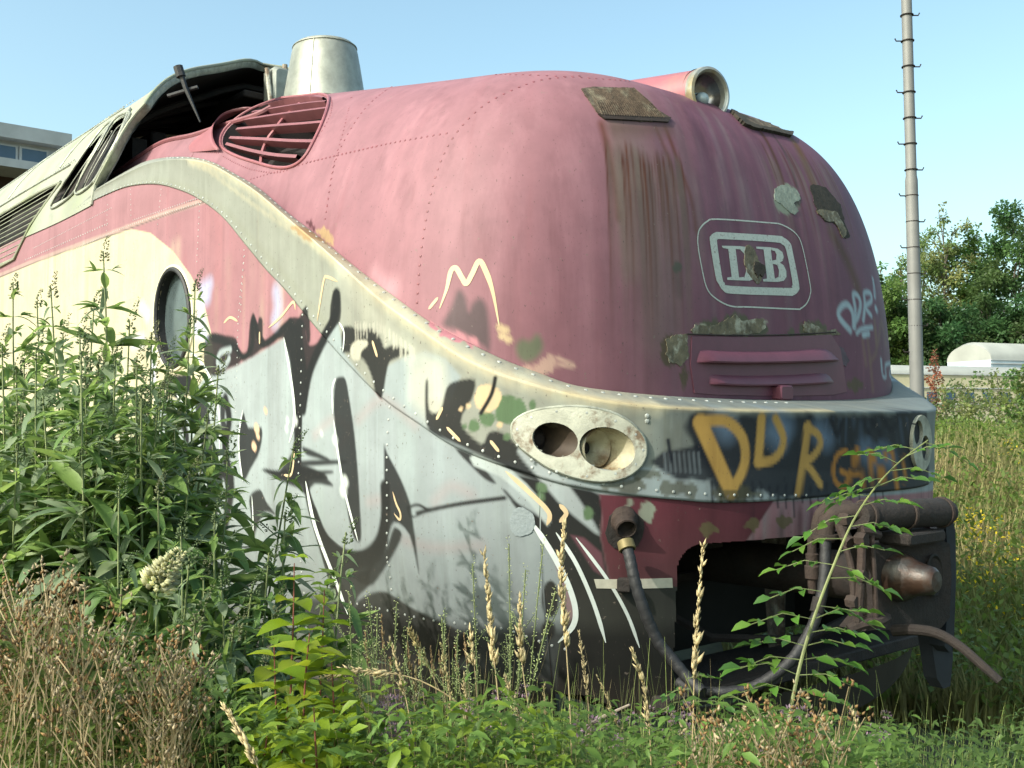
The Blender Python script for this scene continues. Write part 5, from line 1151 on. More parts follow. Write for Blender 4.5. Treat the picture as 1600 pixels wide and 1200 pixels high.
# mast
MD = 12.; MB0 = stand(1437, MD, 0.); MT = thing('floodlight_mast', 'tall grey steel mast with alternating climbing rungs right of the nose', 'mast', MB0)
M['mast'] = material('grey_mast_paint', (.165, .165, .16), .6, .1, .12, 4, .05, 20)
zt, zj = 8.6, height(276, MD); tp = stand(1424, MD, 0)-MB0
lean = lambda z: tp*((z)/height(0, MD))*1.0
mb = MB(); mb.tube([lean(0)+Vector((0, 0, 0)), lean(zj)+Vector((0, 0, zj-.03)), lean(zj)+Vector((0, 0, zj+.03)), lean(zt)+Vector((0, 0, zt))], .07, 20, rr=[.084, .072, .062, .058]); mb.build('pole', M['mast'], MT)
rgt = Vector((SN, CS, 0)); k = 0
for y_ in list(range(-300, 560, 41)):
    z_ = height(y_+30, MD); k += 1; s = 1 if k % 2 == 0 else -1; p = lean(z_)+Vector((0, 0, z_)); mb = MB()
    mb.lathe([(.0, -.005), (.077, -.005), (.077, .005), (.0, .005)], p, (0, 0, 1), 16); mb.tube([p, p+rgt*s*.135, p+rgt*s*.15+Vector((0, 0, .03))], .0085, 6); mb.build('climbing_rung', M['rust'], MT)

# ------------------------------------------------------------ meadow
def blades(B, P, H, W, col, lean=.3, cv=.3, segs=2):
    n = len(P); a_ = RS.uniform(0, 2*PI, n); d = np.stack([np.cos(a_), np.sin(a_), 0*a_], -1); s = np.stack([-np.sin(a_), np.cos(a_), 0*a_], -1)*W[:, None]/2; ln = RS.uniform(.05, lean, n)[:, None]*H[:, None]
    up = np.array([0, 0, 1.]); p1 = P+d*ln*.35+up*H[:, None]*.55; p2 = P+d*ln+up*H[:, None]*(1-.15*RS.rand(n)[:, None])
    V = np.stack([P-s, P+s, p1-s*.8, p1+s*.8, p2-s*.1, p2+s*.1], 1); F = np.array([(0, 1, 3, 2), (2, 3, 5, 4)])
    c = np.broadcast_to(col, (n, 3))*RS.uniform(1-cv, 1+cv, (n, 1)); B.add(V.reshape(-1, 3), (F[None]+np.arange(n)[:, None, None]*6).reshape(-1, 4), np.repeat(c[:, None], 6, 1).reshape(-1, 3))
def region(n, px0, px1, d0, d1, pw=1.):
    px = RS.uniform(px0, px1, n); d = d0+(d1-d0)*RS.rand(n)**pw; r_ = (px-800)/1600*d
    x_ = CAM[0]+SN*r_-CS*d; y_ = CAM[1]+CS*r_+SN*d; return np.stack([x_, y_, gz(x_, y_)*(d < 30)-.02], -1), px, d
def patchy(P, f=.5, s=0): return .5+.5*np.sin(P[:, 0]*f+s+1.5*np.sin(P[:, 1]*f*.8))*np.cos(P[:, 1]*f*1.1+s*2+np.sin(P[:, 0]*f*.6))
quad = (np.array([(0, 0, 0), (.5, -.25, .06), (1, 0, -.06), (.5, .25, .06)]), np.array([(0, 1, 2, 3)]))
B = Batch()
P, px, d = region(30000, 1130, 1760, 5.5, 42, 1.6); ok_ = (P[:, 1] > 1.9) | (P[:, 0] > .8); P, d = P[ok_], d[ok_]; pt_ = patchy(P, .7)
H = (.35+1.1*np.clip((d-6)/8, 0, 1))*RS.uniform(.6, 1.1, len(P)); cA, cB = np.array((.13, .165, .048)), np.array((.27, .22, .10))
blades(B, P, H, .012+.0016*d, cA+(cB-cA)*(pt_[:, None]**1.5), .5)
B.build('meadow_grass', M['straw'], kind='stuff', label='tall yellow-green meadow grass right of the train', cat='grass')
B = Batch()
P, px, d = region(34000, 1130, 1760, 5.0, 36, 1.4); h = RS.rand(len(P))**.6*(.45+1.1*np.clip((d-6)/8, 0, 1)); P[:, 2] += h; sel = (patchy(P, .9, 2) > .28) & ((P[:, 1] > 1.9) | (P[:, 0] > .8)); P, d = P[sel], d[sel]
scatter(B, quad, P, RS.normal(size=(len(P), 3))+[0, 0, .3], RS.uniform(.035, .06, len(P))*(1+.06*d), np.array((.105, .16, .03))*(1+.5*(patchy(P, .6, 5)[:, None]-.5)))
B.build('meadow_herbs', M['leaf'], kind='stuff', label='leafy green herbs growing through the meadow grass', cat='herbs')
B = Batch()
for (px0, py0, d0, n) in ((1528, 822, 8, 70), (1516, 905, 7, 40), (1540, 880, 7.5, 40), (1585, 960, 7, 26), (1500, 815, 9, 24), (1575, 700, 12, 30), (1590, 860, 8, 30), (1478, 1000, 6, 12)):
    c = np.array(pt(px0, py0, d0)); P = c+RS.normal(size=(n, 3))*[.10, .10, .07]; scatter(B, quad, P, RS.normal(size=(n, 3)), .035, (.62, .48, .02))
B.build('yellow_flowers', M['leaf'], kind='stuff', label='clusters of small yellow flowers in the meadow', cat='flowers')
# low shaded weeds right of and below the nose, and weeds along the train
B = Batch(); L_w = leaf_shape(2, .38, .3, .1)
P, px, d = region(20000, 560, 1760, 3.2, 9.5, 1.5)
side = (P[:, 1] > -1.75) & (P[:, 0] < .6)
P, d = P[~side], d[~side]; h = RS.rand(len(P))**.7*np.interp(d, [2.5, 3.6, 5, 8], [.55, .42, .30, .5]); P[:, 2] += h
scatter(B, quad, P, RS.normal(size=(len(P), 3))+[0, 0, .2], RS.uniform(.03, .075, len(P)), np.array((.055, .11, .022))*(1+.6*(patchy(P, 3)[:, None]-.5)))
P, px, d = region(9000, 560, 1760, 3.2, 9.5, 1.5); side = (P[:, 1] > -1.75) & (P[:, 0] < .6); P = P[~side]
blades(B, P, RS.uniform(.25, .6, len(P)), RS.uniform(.006, .012, len(P)), (.09, .14, .035), .6)
B.build('low_weeds', M['leaf'], kind='stuff', label='low green weeds and grass in the shade of the nose', cat='weeds')

# ------------------------------------------------------------ foreground undergrowth
def top_py(px): return np.interp(px, [-100, 0, 250, 420, 560, 700, 900, 1050, 1200, 1320, 1450, 1700], [930, 950, 1040, 1105, 1110, 1110, 1120, 1150, 1120, 1155, 1150, 1120])
def under(n, px0, px1, d0, d1, drop=.32):
    px = RS.uniform(px0, px1, n); d = RS.uniform(d0, d1, n); ztop = CAM[2]+(650-(top_py(px)+RS.normal(0, 22, n)))/1600*d; z = ztop-drop*RS.rand(n)**1.3; r_ = (px-800)/1600*d
    return np.stack([CAM[0]+SN*r_-CS*d, CAM[1]+CS*r_+SN*d, z], -1), px, d
B = Batch(); L3 = leaf_shape(3, .42, .35, .12)
P, px, d = under(15000, 330, 1420, 1.45, 2.9); 
scatter(B, L3, P, RS.normal(size=(len(P), 3))*[1, 1, .35]+[0, 0, .15], RS.uniform(.013, .036, len(P)), np.array((.095, .165, .036))*(1+.5*(patchy(P, 6)[:, None]-.5)))
P, px, d = under(1300, 380, 900, 1.45, 2.6, .2); scatter(B, L3, P, RS.normal(size=(len(P), 3))*[1, 1, .35], RS.uniform(.02, .045, len(P)), (.17, .25, .03))
P, px, d = under(7000, -100, 330, 1.6, 2.4, .40); scatter(B, L3, P, RS.normal(size=(len(P), 3))*[1, 1, .35], RS.uniform(.012, .034, len(P)), (.11, .16, .04))
P, px, d = under(1500, 1250, 1700, 1.6, 2.6, .12); scatter(B, L3, P, RS.normal(size=(len(P), 3))*[1, 1, .35], RS.uniform(.012, .028, len(P)), (.07, .12, .03))
B.build('undergrowth_leaves', M['leaf'], kind='stuff', label='dense small leaved green undergrowth across the foreground', cat='undergrowth')
B = Batch()
P, px, d = under(1700, 100, 1500, 1.5, 2.8, .05); ztop = P[:, 2].copy(); P[:, 2] = -.02
blades(B, P, ztop*RS.uniform(.85, 1.12, len(P)), RS.uniform(.0015, .0035, len(P)), (.14, .17, .06), .18)
P, px, d = under(4600, 330, 1500, 1.6, 3.0, .05); ztop = P[:, 2].copy(); P[:, 2] = -.02
blades(B, P, ztop*RS.uniform(.92, 1.14, len(P)), RS.uniform(.002, .004, len(P)), (.24, .30, .09), .25)
P, px, d = under(900, -100, 1500, 1.5, 2.8, .05); ztop = P[:, 2].copy(); P[:, 2] = -.02
blades(B, P, ztop*RS.uniform(.95, 1.12, len(P)), RS.uniform(.002, .004, len(P)), (.20, .23, .07), .3)
P, px, d = under(500, 540, 1150, 1.6, 2.8, .05); ztop = P[:, 2].copy(); P[:, 2] = -.02
blades(B, P, ztop*RS.uniform(.95, 1.2, len(P)), RS.uniform(.0015, .003, len(P)), (.34, .27, .14), .25)
B.build('foreground_grass', M['straw'], kind='stuff', label='thin green and straw grass blades in the foreground', cat='grass')
# oregano and thistle heads: pinkish tufts
B = Batch()
for i in range(120):
    px, d = (rnd(590, 1420) if i > 36 else rnd(585, 650)), rnd(1.7, 2.8); py = top_py(px)+rnd(-40, 60) if i > 36 else rnd(1090, 1170); c = np.array(pt(px, py, d)); n = 26
    v = RS.normal(size=(n, 3)); v /= np.linalg.norm(v, axis=1, keepdims=True); scatter(B, quad, c+v*.010*[1, 1, .7], v, .008, (.26, .17, .22), cv=.5)
B.build('pink_flower_tufts', M['leaf'], kind='stuff', label='small faded pink flower tufts in the undergrowth', cat='flowers')
# dry brown seedheads, bottom left
B = Batch(); cap = (np.array([(0, 0, 0), (.4, -.22, 0), (.4, 0, .22), (.4, .22, 0), (.4, 0, -.22), (1, 0, 0)]), np.array([(0, 1, 2), (0, 2, 3), (0, 3, 4), (0, 4, 1), (5, 2, 1), (5, 3, 2), (5, 4, 3), (5, 1, 4)]))
SB = MB()
for i in range(150):
    if i < 110: px, d = rnd(-90, 290), rnd(1.5, 2.3); py = np.interp(px, [-90, 0, 100, 160, 230, 290], [930, 935, 925, 985, 1020, 1100])+abs(RS.normal(0, 1))*90
    elif i < 125: px, d = rnd(255, 300), rnd(1.6, 1.8); py = rnd(1040, 1120)
    else: px, d = rnd(1060, 1310), rnd(1.45, 1.8); py = rnd(1135, 1195)
    tip = pt(px, py, d); b0 = Vector((tip.x+rnd(-.1, .1), tip.y+rnd(-.1, .1), max(.0, tip.z-.75))); k = b0.lerp(tip, .72)+Vector((rnd(-.02, .02), rnd(-.02, .02), 0)); SB.tube([b0, k, tip], .0016, 3, cap=False, rr=[.0013, .0010, .0007])
    for j in range(8):
        s_ = tip-Vector((0, 0, .02*j)); e = s_+Vector((rnd(-1, 1)*.045, rnd(-1, 1)*.045, rnd(.02, .07))); SB.tube([s_-Vector((0, 0, .02)), e], .0009, 3, cap=False)
        n = 5; v = RS.normal(size=(n, 3))*[.6, .6, .3]+[0, 0, .9]; scatter(B, cap, np.array(e)+RS.normal(size=(n, 3))*.006, v, RS.uniform(.008, .014, n), np.array((.24, .15, .065)) if RS.rand() > .45 else np.array((.34, .28, .18)), cv=.4)
SB.build('dry_stems', M['strawstem'], kind='stuff', label='tan branching stems of dead herbs at bottom left', cat='dry herbs'); B.build('dry_seed_heads', M['straw'], kind='stuff', label='brown seed capsules of dead herbs at bottom left', cat='dry herbs')

# butterfly bushes: many upright shoots with long drooping leaves
SHP = [leaf_shape(5, w_*1.35, dr, fo_, wv) for w_, dr, fo_, wv in ((.20, .25, .10, .02), (.24, .45, .14, .03), (.18, .6, .10, .02), (.26, .35, .05, .03), (.20, -.05, .16, .02), (.15, .8, .1, .03))]
LCOL = [(.13, .215, .065), (.16, .25, .07), (.09, .165, .05), (.25, .31, .19), (.18, .27, .075), (.16, .225, .125)]
LMESH = [leaf_mesh('leaf', SHP[i], LCOL[i]) for i in range(6)]
cap9 = (cap[0]*[1, .62, .62], cap[1])
def panicle(B, p, d, L_, rad, col, n=70, bend=.4):
    d = Vector(d).normalized(); s = d.orthogonal().normalized(); u = RS.rand(n); r_ = rad*(1-.75*u); a_ = RS.uniform(0, 2*PI, n); c = np.array(p)[None]+np.outer(u*L_, d)+np.outer(u*u*L_*bend, [.6, .2, -.5])
    v = np.outer(np.cos(a_), s)+np.outer(np.sin(a_), d.cross(s)); scatter(B, cap, c+v*r_[:, None]*.5, v+np.array(d)*.5, r_*.75+.002, col, cv=.35)
def bush(label, shoots, dsc, seed):
    random.seed(seed); base = Vector(stand(sum(s[2] for s in shoots)/len(shoots), dsc, 0)); T = thing('butterfly_bush', label, 'shrub', base, group='butterfly bushes left of the graffiti')
    lv = []; SM = MB(); FB = Batch()
    for (tx, ty, bx, d) in shoots:
        tip = pt(tx, ty, d); b0 = Vector(stand(bx, d+rnd(-.1, .1), 0)); n = 14
        kx, ky, kp = rnd(-.10, .10), rnd(-.10, .10), rnd(1, 2.2); pts = [b0.lerp(tip, u)+Vector((math.sin(u*PI)*kx+.015*math.sin(u*9+kp), math.sin(u*PI*kp)*ky*(1-u), 0)) for u in np.linspace(0, 1, n)]; C_ = catmull(pts, 40); SM.tube([Vector(c) for c in C_[::3]], .003, 5, rr=[.0042*(1-.75*i/13)+.001 for i in range(len(C_[::3]))])
        L_ = (tip-b0).length; m = int(L_*.78/.05); ax0 = rnd(0, 3)
        for j in range(m):
            u = 1-(j+1)/m*.78; P = Vector(catmull_at(C_, u)); ax0 += PI/2+rnd(-.2, .2); f = min(1, .30+(j/m)*3.2)*rnd(.8, 1.15); sz = .18*f
            for s in (0, PI):
                a_ = ax0+s; dr = Vector((math.cos(a_), math.sin(a_), rnd(-.5, .6))); lv.append((P, dr, sz*rnd(.8, 1.1), random.randrange(6), rnd(-.4, .4)))
                if random.random() < .9:
                    for q_ in range(4): lv.append((P+dr*.02, Vector((math.cos(a_+rnd(-.8, .8)), math.sin(a_+rnd(-.8, .8)), rnd(.2, 1.4))), sz*rnd(.3, .65), random.randrange(6), rnd(-.5, .5)))
        D_ = (tip-Vector(C_[-6])).normalized(); panicle(FB, tip-D_*.03, D_, rnd(.07, .12), .012, (.13, .18, .085) if random.random() > .3 else (.2, .22, .12))
        for q_ in range(2):
            sd = Vector((rnd(-1, 1), rnd(-1, 1), 1)).normalized(); panicle(FB, Vector(C_[-7-q_*3])+sd*.03, sd, rnd(.03, .06), .008, (.12, .17, .08), 30); SM.tube([Vector(C_[-7-q_*3]), Vector(C_[-7-q_*3])+sd*.06], .0015, 4)
    cam_ = Vector(CAM); lv.sort(key=lambda l: -l[2]/(l[0]-cam_).length*(1.6 if l[0].z > .75 else .2))
    for P, dr, sz, k, rl in lv[:300]: put('leaf', LMESH[k], M['leafr'], T, P, dr, sz, rl, base)
    B = Batch(); r_ = lv[300:]
    for k in range(6):
        q_ = [l for l in r_ if l[3] == k]
        if q_: scatter(B, (SHP[k][0], SHP[k][1]), np.array([l[0] for l in q_]), np.array([l[1] for l in q_]), np.array([l[2] for l in q_]), LCOL[k], np.array([l[4] for l in q_]))
    local_b(B, base).build('foliage', M['leaf'], T, kind='stuff'); local(SM, base).build('stems', M['stemg'], T, kind='stuff'); local_b(FB, base).build('flower_spikes', M['leaf'], T, kind='stuff'); print('bush leaves', len(lv))
def catmull_at(C_, u):
    x_ = u*(len(C_)-1); i = min(int(x_), len(C_)-2); return C_[i]+(C_[i+1]-C_[i])*(x_-i)
random.seed(11)
auto = lambda n, a, b, y0, y1, d0, d1: [(lambda x: (x+rnd(-5, 30), rnd(y0, y1), x, rnd(d0, d1)))(rnd(a, b)) for _ in range(n)]
s1_ = [(22, 440, 10, 2.9), (-40, 470, -40, 2.8), (60, 470, 50, 3.0), (82, 448, 70, 2.6), (100, 520, 90, 2.9), (5, 540, 0, 2.5), (40, 560, 30, 2.7), (130, 560, 110, 2.5), (-70, 560, -60, 2.6), (70, 620, 60, 2.3), (-20, 640, -20, 2.3), (115, 680, 100, 2.25), (30, 700, 25, 2.2)]+auto(16, -90, 110, 520, 800, 2.2, 3.1)
s2_ = [(163, 392, 150, 2.7), (150, 470, 120, 2.9), (205, 500, 180, 2.8), (240, 520, 200, 2.7), (182, 560, 160, 2.4), (265, 560, 225, 2.9), (130, 600, 130, 2.3), (225, 640, 190, 2.3), (160, 680, 150, 2.2), (275, 660, 230, 2.5), (250, 760, 215, 2.15), (190, 760, 180, 2.1)]+auto(14, 110, 250, 520, 800, 2.2, 3.0)
s3_ = [(308, 440, 250, 2.9), (300, 500, 245, 2.8), (345, 570, 265, 2.7), (330, 640, 270, 2.5), (360, 700, 280, 2.4), (300, 740, 250, 2.3), (465, 690, 290, 2.6), (340, 800, 270, 2.2), (285, 820, 240, 2.1)]+auto(9, 190, 258, 600, 860, 2.2, 2.9)
s4_ = [(300, 868, 250, 2.0), (250, 905, 220, 1.95), (425, 865, 330, 2.2), (545, 832, 380, 2.4), (450, 800, 340, 2.5), (400, 915, 320, 2.1), (350, 900, 290, 2.0), (195, 900, 180, 1.95), (310, 960, 270, 1.9), (370, 980, 300, 1.95), (430, 960, 350, 2.1), (520, 900, 380, 2.4), (270, 1000, 240, 1.85), (410, 1050, 330, 1.9)]+auto(12, 180, 340, 880, 1060, 1.9, 2.3)
bush('tall butterfly bush at the left edge, its shoots before the cream side', s1_, 2.7, 1)
bush('butterfly bush with the highest single spike, between the left edge and the porthole', s2_, 2.6, 2)
bush('butterfly bush in front of the porthole with shoots leaning over the graffiti', s3_, 2.6, 3)
bush('low grey-green butterfly bush below the porthole with a faded cream spike', s4_, 2.1, 4)
B = Batch(); c0_ = pt(243, 918, 1.93)
panicle(B, c0_, Vector((.3, .3, .8)), .09, .035, (.50, .50, .32), 160, .2); B.build('cream_flower_spike', M['leaf'], label='faded cream flower spike of the low butterfly bush', cat='flower')

# lime leaved plants with red stems
LS = leaf_shape(4, .62, .30, .10, .03); LM = [leaf_mesh('leaf', LS, c) for c in ((.17, .25, .012), (.12, .20, .014), (.20, .26, .02))]
def herb(name, label, cat, path, d, nodes, size, meshes, smat, opp=True, r0=.0028, group=None, taper=.35, up=.35):
    P = [pt(a, b, d) for a, b in path]; b0 = P[0].copy(); b0.z = 0; C_ = catmull(P, 40); T = thing(name, label, cat, b0, group=group)
    mb = MB(); mb.tube([b0]+[Vector(c) for c in C_[::2]], r0, 6, rr=[r0*1.2]+[r0*(1-.7*i/20) for i in range(20)]); local(mb, b0).build('stem', smat, T)
    a_ = rnd(0, 3)
    for j in range(nodes):
        u = 1-j/(nodes-.5)*.92; p = Vector(catmull_at(C_, u)); a_ += PI/2+rnd(-.3, .3); sz = size*min(1, .4+j*.22)*rnd(.85, 1.1)
        for s in ((0, PI) if opp else (0,)): put('leaf', random.choice(meshes), M['leafr'], T, p, (math.cos(a_+s), math.sin(a_+s), rnd(up-.3, up+.3)), sz, rnd(-.3, .3), b0)
    return T
GP = 'lime-leaved plants with red stems'
for i, (path, d, nn, lb) in enumerate((([(455, 1250), (454, 1100), (458, 980), (460, 872)], 1.85, 9, 'lime green plant with red stem, tallest, before the O of the graffiti'), ([(497, 1250), (500, 1100), (504, 1000), (507, 915)], 1.9, 8, 'lime green plant on a straight red stem just right of the tallest one'),
        ([(430, 1260), (440, 1180), (450, 1100)], 1.7, 6, 'short lime green plant with broad leaves low at its neighbours\' feet'), ([(545, 1260), (540, 1150), (535, 1060)], 1.8, 6, 'short lime green plant at the foot of the seed spikes'), ([(480, 1270), (476, 1200), (470, 1130)], 1.6, 6, 'lowest bright lime plant at the bottom edge'), ([(400, 1270), (412, 1190), (420, 1130)], 1.65, 5, 'lime green plant nearest the brown seedheads'), ([(470, 1250), (476, 1080), (484, 985)], 1.7, 9, 'leafy lime plant between the two tallest red stems'), ([(520, 1260), (522, 1130), (518, 1030)], 1.7, 8, 'lime green plant leaning towards the wheel arch'), ([(440, 1250), (432, 1120), (428, 1000)], 1.75, 9, 'lime green plant left of the tallest one'), ([(500, 1270), (495, 1200), (490, 1100)], 1.5, 7, 'nearest lime plant at the bottom edge with the largest leaves'))):
    herb('lime_leaved_plant', lb, 'plant', path, d, nn, .078, LM, M['stemr'], group=GP)

# briar shoots with compound leaves
RSH = leaf_shape(3, .52, .25, .12); RM = [leaf_mesh('leaflet', RSH, c) for c in ((.07, .17, .025), (.055, .13, .03), (.10, .19, .03))]
def briar(label, path, d0, d1, nodes, size, r0):
    k = len(path); P = [pt(a, b, d0+(d1-d0)*i/(k-1)) for i, (a, b) in enumerate(path)]; b0 = P[0].copy(); b0.z = 0; C_ = catmull(P, 80); T = thing('briar_shoot', label, 'briar', b0, group='briar shoots before the nose')
    mb = MB(); mb.tube([b0]+[Vector(c) for c in C_[::2]], r0, 7, rr=[r0*1.15]+[r0*(1-.75*i/40) for i in range(40)]); local(mb, b0).build('stem', material('briar_stem', (.15, .17, .06), .5, 0, .3, 12), T)
    rg = Vector((SN, CS, 0))
    for j in range(nodes):
        u = .04+.96*(j+.3)/nodes; p = Vector(catmull_at(C_, u)); s = -1 if j % 2 else 1
        if random.random() < .75: sides = (s,)
        else: sides = (s, -s)
        for s in sides:
            dr = (rg*s+Vector((rnd(-.3, .3), rnd(-.3, .3), rnd(-.35, .5)))).normalized(); ln = size*rnd(2.2, 3.4)*(1-.35*u); m = 3 if u > .9 else random.choice((2, 3))
            q0 = p; tip = p+dr*ln+Vector((0, 0, -ln*.25)); mb = MB(); mb.tube([p, p+dr*ln*.5, tip], .0011, 4); local(mb, b0).build('leafstalk', M['stemg'], T)
            sdv = dr.cross(Vector((0, 0, 1))).normalized()
            put('leaflet', random.choice(RM), M['leafr'], T, tip, dr+Vector((0, 0, -.3)), size*rnd(.9, 1.15)*(1-.3*u), rnd(-.6, .6), b0)
            for e in range(m):
                f = (e+1)/(m+.6); c = p+dr*ln*f+Vector((0, 0, -ln*.25*f*f))
                for t_ in (-1, 1): put('leaflet', random.choice(RM), M['leafr'], T, c, sdv*t_+dr*.6+Vector((0, 0, rnd(-.2, .3))), size*rnd(.75, 1.05)*(1-.3*u), rnd(-.6, .6), b0)
random.seed(5)
briar('long arching briar shoot rising across the coupler', [(1222, 1220), (1232, 1130), (1250, 1040), (1272, 965), (1300, 890), (1330, 820), (1365, 765), (1405, 722), (1455, 684)], 2.0, 2.25, 27, .048, .0046)
briar('short briar shoot low beside the tan grass spike', [(1120, 1220), (1108, 1150), (1085, 1090), (1068, 1050)], 1.9, 1.9, 7, .028, .003)
briar('small briar tuft at the foot of the long shoot', [(1180, 1230), (1190, 1150), (1165, 1085)], 1.9, 2.0, 6, .03, .003)
briar('small briar tuft right of the long shoot base', [(1260, 1230), (1275, 1160), (1290, 1110)], 2.1, 2.1, 5, .028, .003)

# grass stalks with seed heads
def stalk(label, path, d, hl, n=64, name='grass_stalk', col=(.50, .42, .24), w_=.010, gr='tan grass stalks in front of the nose', spread=.45):
    P = [pt(a, b, d) for a, b in path]; b0 = P[0].copy(); b0.z = 0; C_ = catmull(P, 60); T = thing(name, label, 'grass', b0, group=gr)
    mb = MB(); mb.tube([b0]+[Vector(c) for c in C_[::3]], .0016, 5, rr=[.0018]+[.0016-.0011*i/20 for i in range(20)]); local(mb, b0).build('stem', M['strawstem'], T)
    L_ = sum((Vector(C_[i+1])-Vector(C_[i])).length for i in range(59)); u0 = 1-hl/L_; B = Batch(); u = u0+(1-u0)*np.linspace(0, 1, n); c = np.array([catmull_at(C_, k_) for k_ in u]); ax_ = np.array(C_[-1]-C_[-12]); ax_ /= np.linalg.norm(ax_)
    for q_ in range(2):
        v = RS.normal(size=(n, 3)); v -= (v@ax_)[:, None]*ax_; v /= np.linalg.norm(v, axis=1, keepdims=True); tp_ = (1-.65*((u-u0)/(1-u0)))[:, None]
        out_ = (RS.rand(n, 1)**2)*1.5; cl_ = .55+.75*(np.sin(u*70+q_)+1)/2
        scatter(B, cap9, c+v*.0022*tp_, v*spread*out_+ax_, RS.uniform(.5, 1.6, n)*cl_*w_*1.25*(tp_[:, 0]*.6+.5), col, cv=.35)
    local_b(B, b0).build('seed_head', M['straw'], T, kind='stuff'); return T
random.seed(3)
stalk('thick tan grass spike left of the pair, before the silver panel', [(800, 1260), (782, 1120), (768, 990), (757, 868)], 1.75, .20, 90, w_=.012)
stalk('tall straw spike reaching highest, before the black bars', [(893, 1260), (892, 1140), (884, 1000), (876, 900), (882, 824)], 1.7, .24, 90, w_=.012)
stalk('tan grass stalk between the two tall spikes', [(848, 1260), (830, 1130), (815, 1030), (812, 935)], 1.8, .13, 50)
stalk('slim pale spike standing before the dark opening', [(1078, 1260), (1083, 1120), (1087, 1000), (1098, 856)], 1.75, .22, 80, w_=.012)
stalk('short spike nodding left below the brake hose', [(1018, 1260), (1016, 1160), (1008, 1080), (988, 1018)], 1.8, .16, 56)
stalk('curved pale spike low at the left of the lime plants', [(420, 1290), (410, 1220), (385, 1160), (353, 1108)], 1.4, .09, 50)
stalk('straw stalk behind the thick tan spike', [(760, 1260), (750, 1150), (742, 1050), (735, 985)], 2.0, .10, 40)
stalk('drooping feathery straw spike lying across the wheel arch', [(760, 1260), (740, 1130), (660, 1065), (560, 1048), (505, 1058)], 1.8, .17, 70, spread=.9, w_=.009)
stalk('leaning olive-brown plume before the wheel arch', [(720, 1270), (700, 1120), (668, 1040), (640, 985)], 2.0, .13, 60, col=(.32, .27, .12), spread=.7)
for i in range(9):
    px = 575+i*19+rnd(-8, 8); stalk(['leftmost thin brown stalk before the wheel arch', 'second thin brown stalk from the left of the wheel arch', 'third thin brown stalk from the left of the wheel arch', 'thin brown stalk left of the wheel arch centre', 'thin brown stalk at the wheel arch centre', 'thin brown stalk right of the wheel arch centre', 'third thin brown stalk from the right of the wheel arch', 'second thin brown stalk from the right of the wheel arch', 'rightmost thin brown stalk before the wheel arch'][i], [(px+rnd(10, 30), 1260), (px+12, 1120), (px, rnd(965, 1030))], rnd(1.9, 2.4), .07, 26, col=(.26, .18, .09), w_=.007, gr='thin brown stalks by the wheel arch', spread=.3)
FLW = ['straw seed grass left over the wheel arch', 'olive seed grass at the middle of the wheel arch', 'olive seed grass right of the wheel arch', 'straw seed grass low right of the wheel arch', 'straw seed grass just right of the tall straw spike', 'olive seed grass between the tall spike and the nodding spike', 'olive seed grass right beside the lime plants', 'straw seed grass low among the clover wands', 'olive seed grass low under the nose opening', 'straw seed grass right of the long briar shoot', 'olive seed grass left of the long briar shoot base', 'straw seed grass below the small tan stalk', 'olive seed grass right below the black ovals', 'olive seed grass in the middle of the lime plants', 'straw seed grass right of the cream flower spike', 'olive seed grass just below the cream flower spike']
for i, (tx, ty, col_) in enumerate(((610, 1000, 0), (650, 1035, 1), (690, 1010, 1), (725, 1060, 0), (905, 990, 0), (935, 1060, 1), (560, 1080, 1), (600, 1110, 0), (1150, 1120, 1), (1330, 1110, 0), (1210, 1125, 1), (790, 1060, 0), (850, 1075, 1), (520, 1075, 0), (330, 1090, 0), (290, 1040, 1))):
    b_ = tx+rnd(-20, 60); stalk('feathery '+FLW[i], [(b_, 1270), (b_-10, 1200), ((b_+tx)/2, (ty+1190)/2), (tx, ty)], rnd(1.6, 2.2), rnd(.08, .14), 40, col=((.42, .35, .2), (.30, .26, .13))[col_], w_=.008, gr='feathery seed grasses over the front weeds', spread=.7)
CLW = ['pair-leading clover wand just left of the tall straw spike', 'tallest clover wand, beside the tall straw spike', 'clover wand left of the thick tan spike', 'clover wand low before the wheel arch rim', 'leftmost tall clover wand by the wheel arch top', 'second clover wand by the wheel arch top', 'clover wand right of the wheel arch, below the O', 'short clover wand right of the wheel arch', 'clover wand behind the small tan stalk', 'clover wand reaching the round silver patch', 'clover wand leaning right across the black ovals', 'clover wand beside the lime plants', 'shortest clover wand beside the lime plants', 'short clover wand in the middle of the wheel arch', 'short clover wand below the thick tan spike', 'thin clover wand above the brown arch stalks']
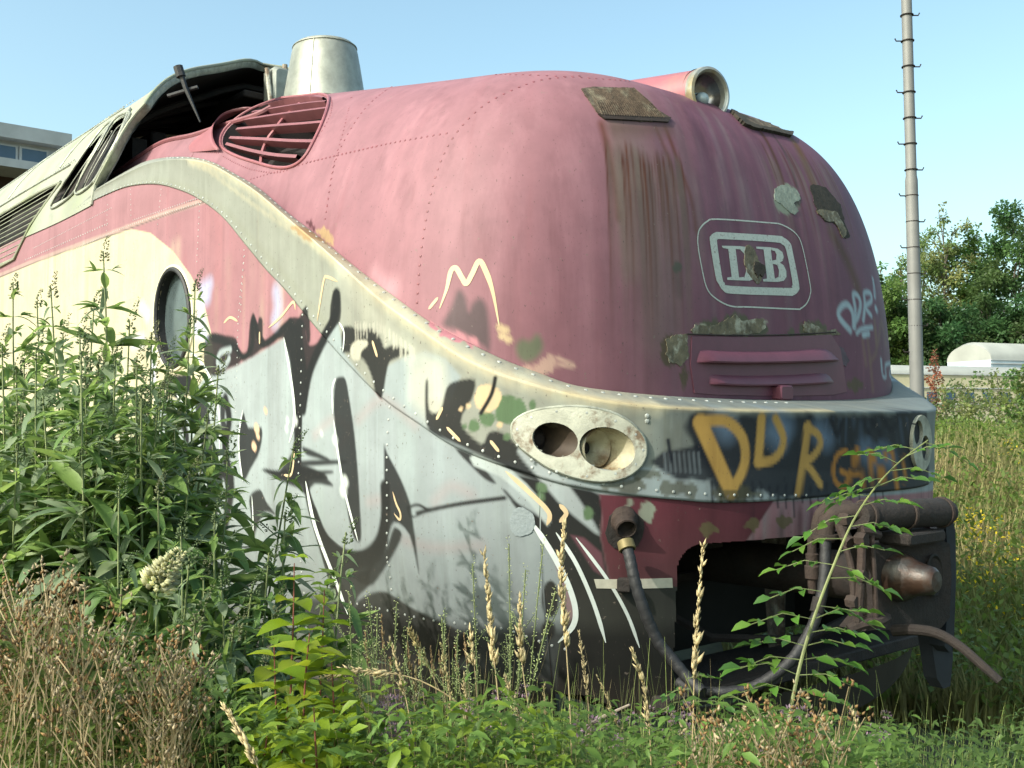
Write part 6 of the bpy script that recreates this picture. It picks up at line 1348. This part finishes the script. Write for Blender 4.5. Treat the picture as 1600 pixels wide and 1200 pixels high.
# sweet clover wands with tiny pale buds
random.seed(9)
for i, (tx, ty, bx) in enumerate(((822, 880, 800), (850, 838, 812), (738, 870, 752), (640, 965, 620), (575, 925, 600), (590, 950, 585), (690, 960, 705), (715, 985, 712), (800, 950, 790), (795, 838, 800), (870, 915, 800), (545, 915, 556), (560, 1010, 570), (660, 1010, 650), (730, 1040, 735), (620, 935, 610))):
    d = rnd(1.7, 2.2); P = [pt(bx, 1260, d), pt(bx+(tx-bx)*.3, 1120, d), pt(bx+(tx-bx)*.6, (ty+1120)/2+10, d), pt(tx, ty, d)]; b0 = P[0].copy(); b0.z = 0; C_ = catmull(P, 40)
    T = thing('clover_wand', CLW[i], 'wildflower', b0, group='slender clover wands before the silver panel')
    mb = MB(); mb.tube([b0]+[Vector(c) for c in C_[::2]], .0012, 4); 
    B = Batch(); n = 80; u = np.linspace(.55, 1, n); c = np.array([catmull_at(C_, k_) for k_ in u]); v = RS.normal(size=(n, 3)); v /= np.linalg.norm(v, axis=1, keepdims=True)
    scatter(B, cap, c+v*.0035, v+[0, 0, .4], RS.uniform(.003, .0055, n), (.42, .46, .26), cv=.3)
    for q_ in range(4):
        k_ = rnd(.2, .75); p = Vector(catmull_at(C_, k_)); dr = Vector((rnd(-1, 1), rnd(-1, 1), rnd(1.0, 1.8))).normalized(); e = p+dr*rnd(.05, .11); mb.tube([p, e], .0008, 3); n = 24; cc2 = np.array(p)+np.outer(np.linspace(.35, 1, n), np.array(e-p)); v = RS.normal(size=(n, 3)); v /= np.linalg.norm(v, axis=1, keepdims=True)
        scatter(B, cap, cc2+v*.003, v+[0, 0, .4], RS.uniform(.003, .005, n), (.36, .42, .2), cv=.3)
    local(mb, b0).build('stem', M['stemg'], T); local_b(B, b0).build('buds', M['leaf'], T, kind='stuff')
# dead twigs
for a_, b_, lb in (((905, 1142), (984, 1101), 'upper grey dead twig lying below the brake hose'), ((905, 1160), (958, 1128), 'lower short dead twig lying below the brake hose')):
    mb = MB(); A_ = pt(*a_, 2.3); mb.tube([A_, A_.lerp(pt(*b_, 2.25), .5)+Vector((0, 0, .004)), pt(*b_, 2.25)], .004, 6, rr=[.005, .004, .0025]); o = mb.build('dead_twig', material('grey_twig', (.22, .18, .15), .8, 0, .3, 30), None, label=lb, cat='twig')
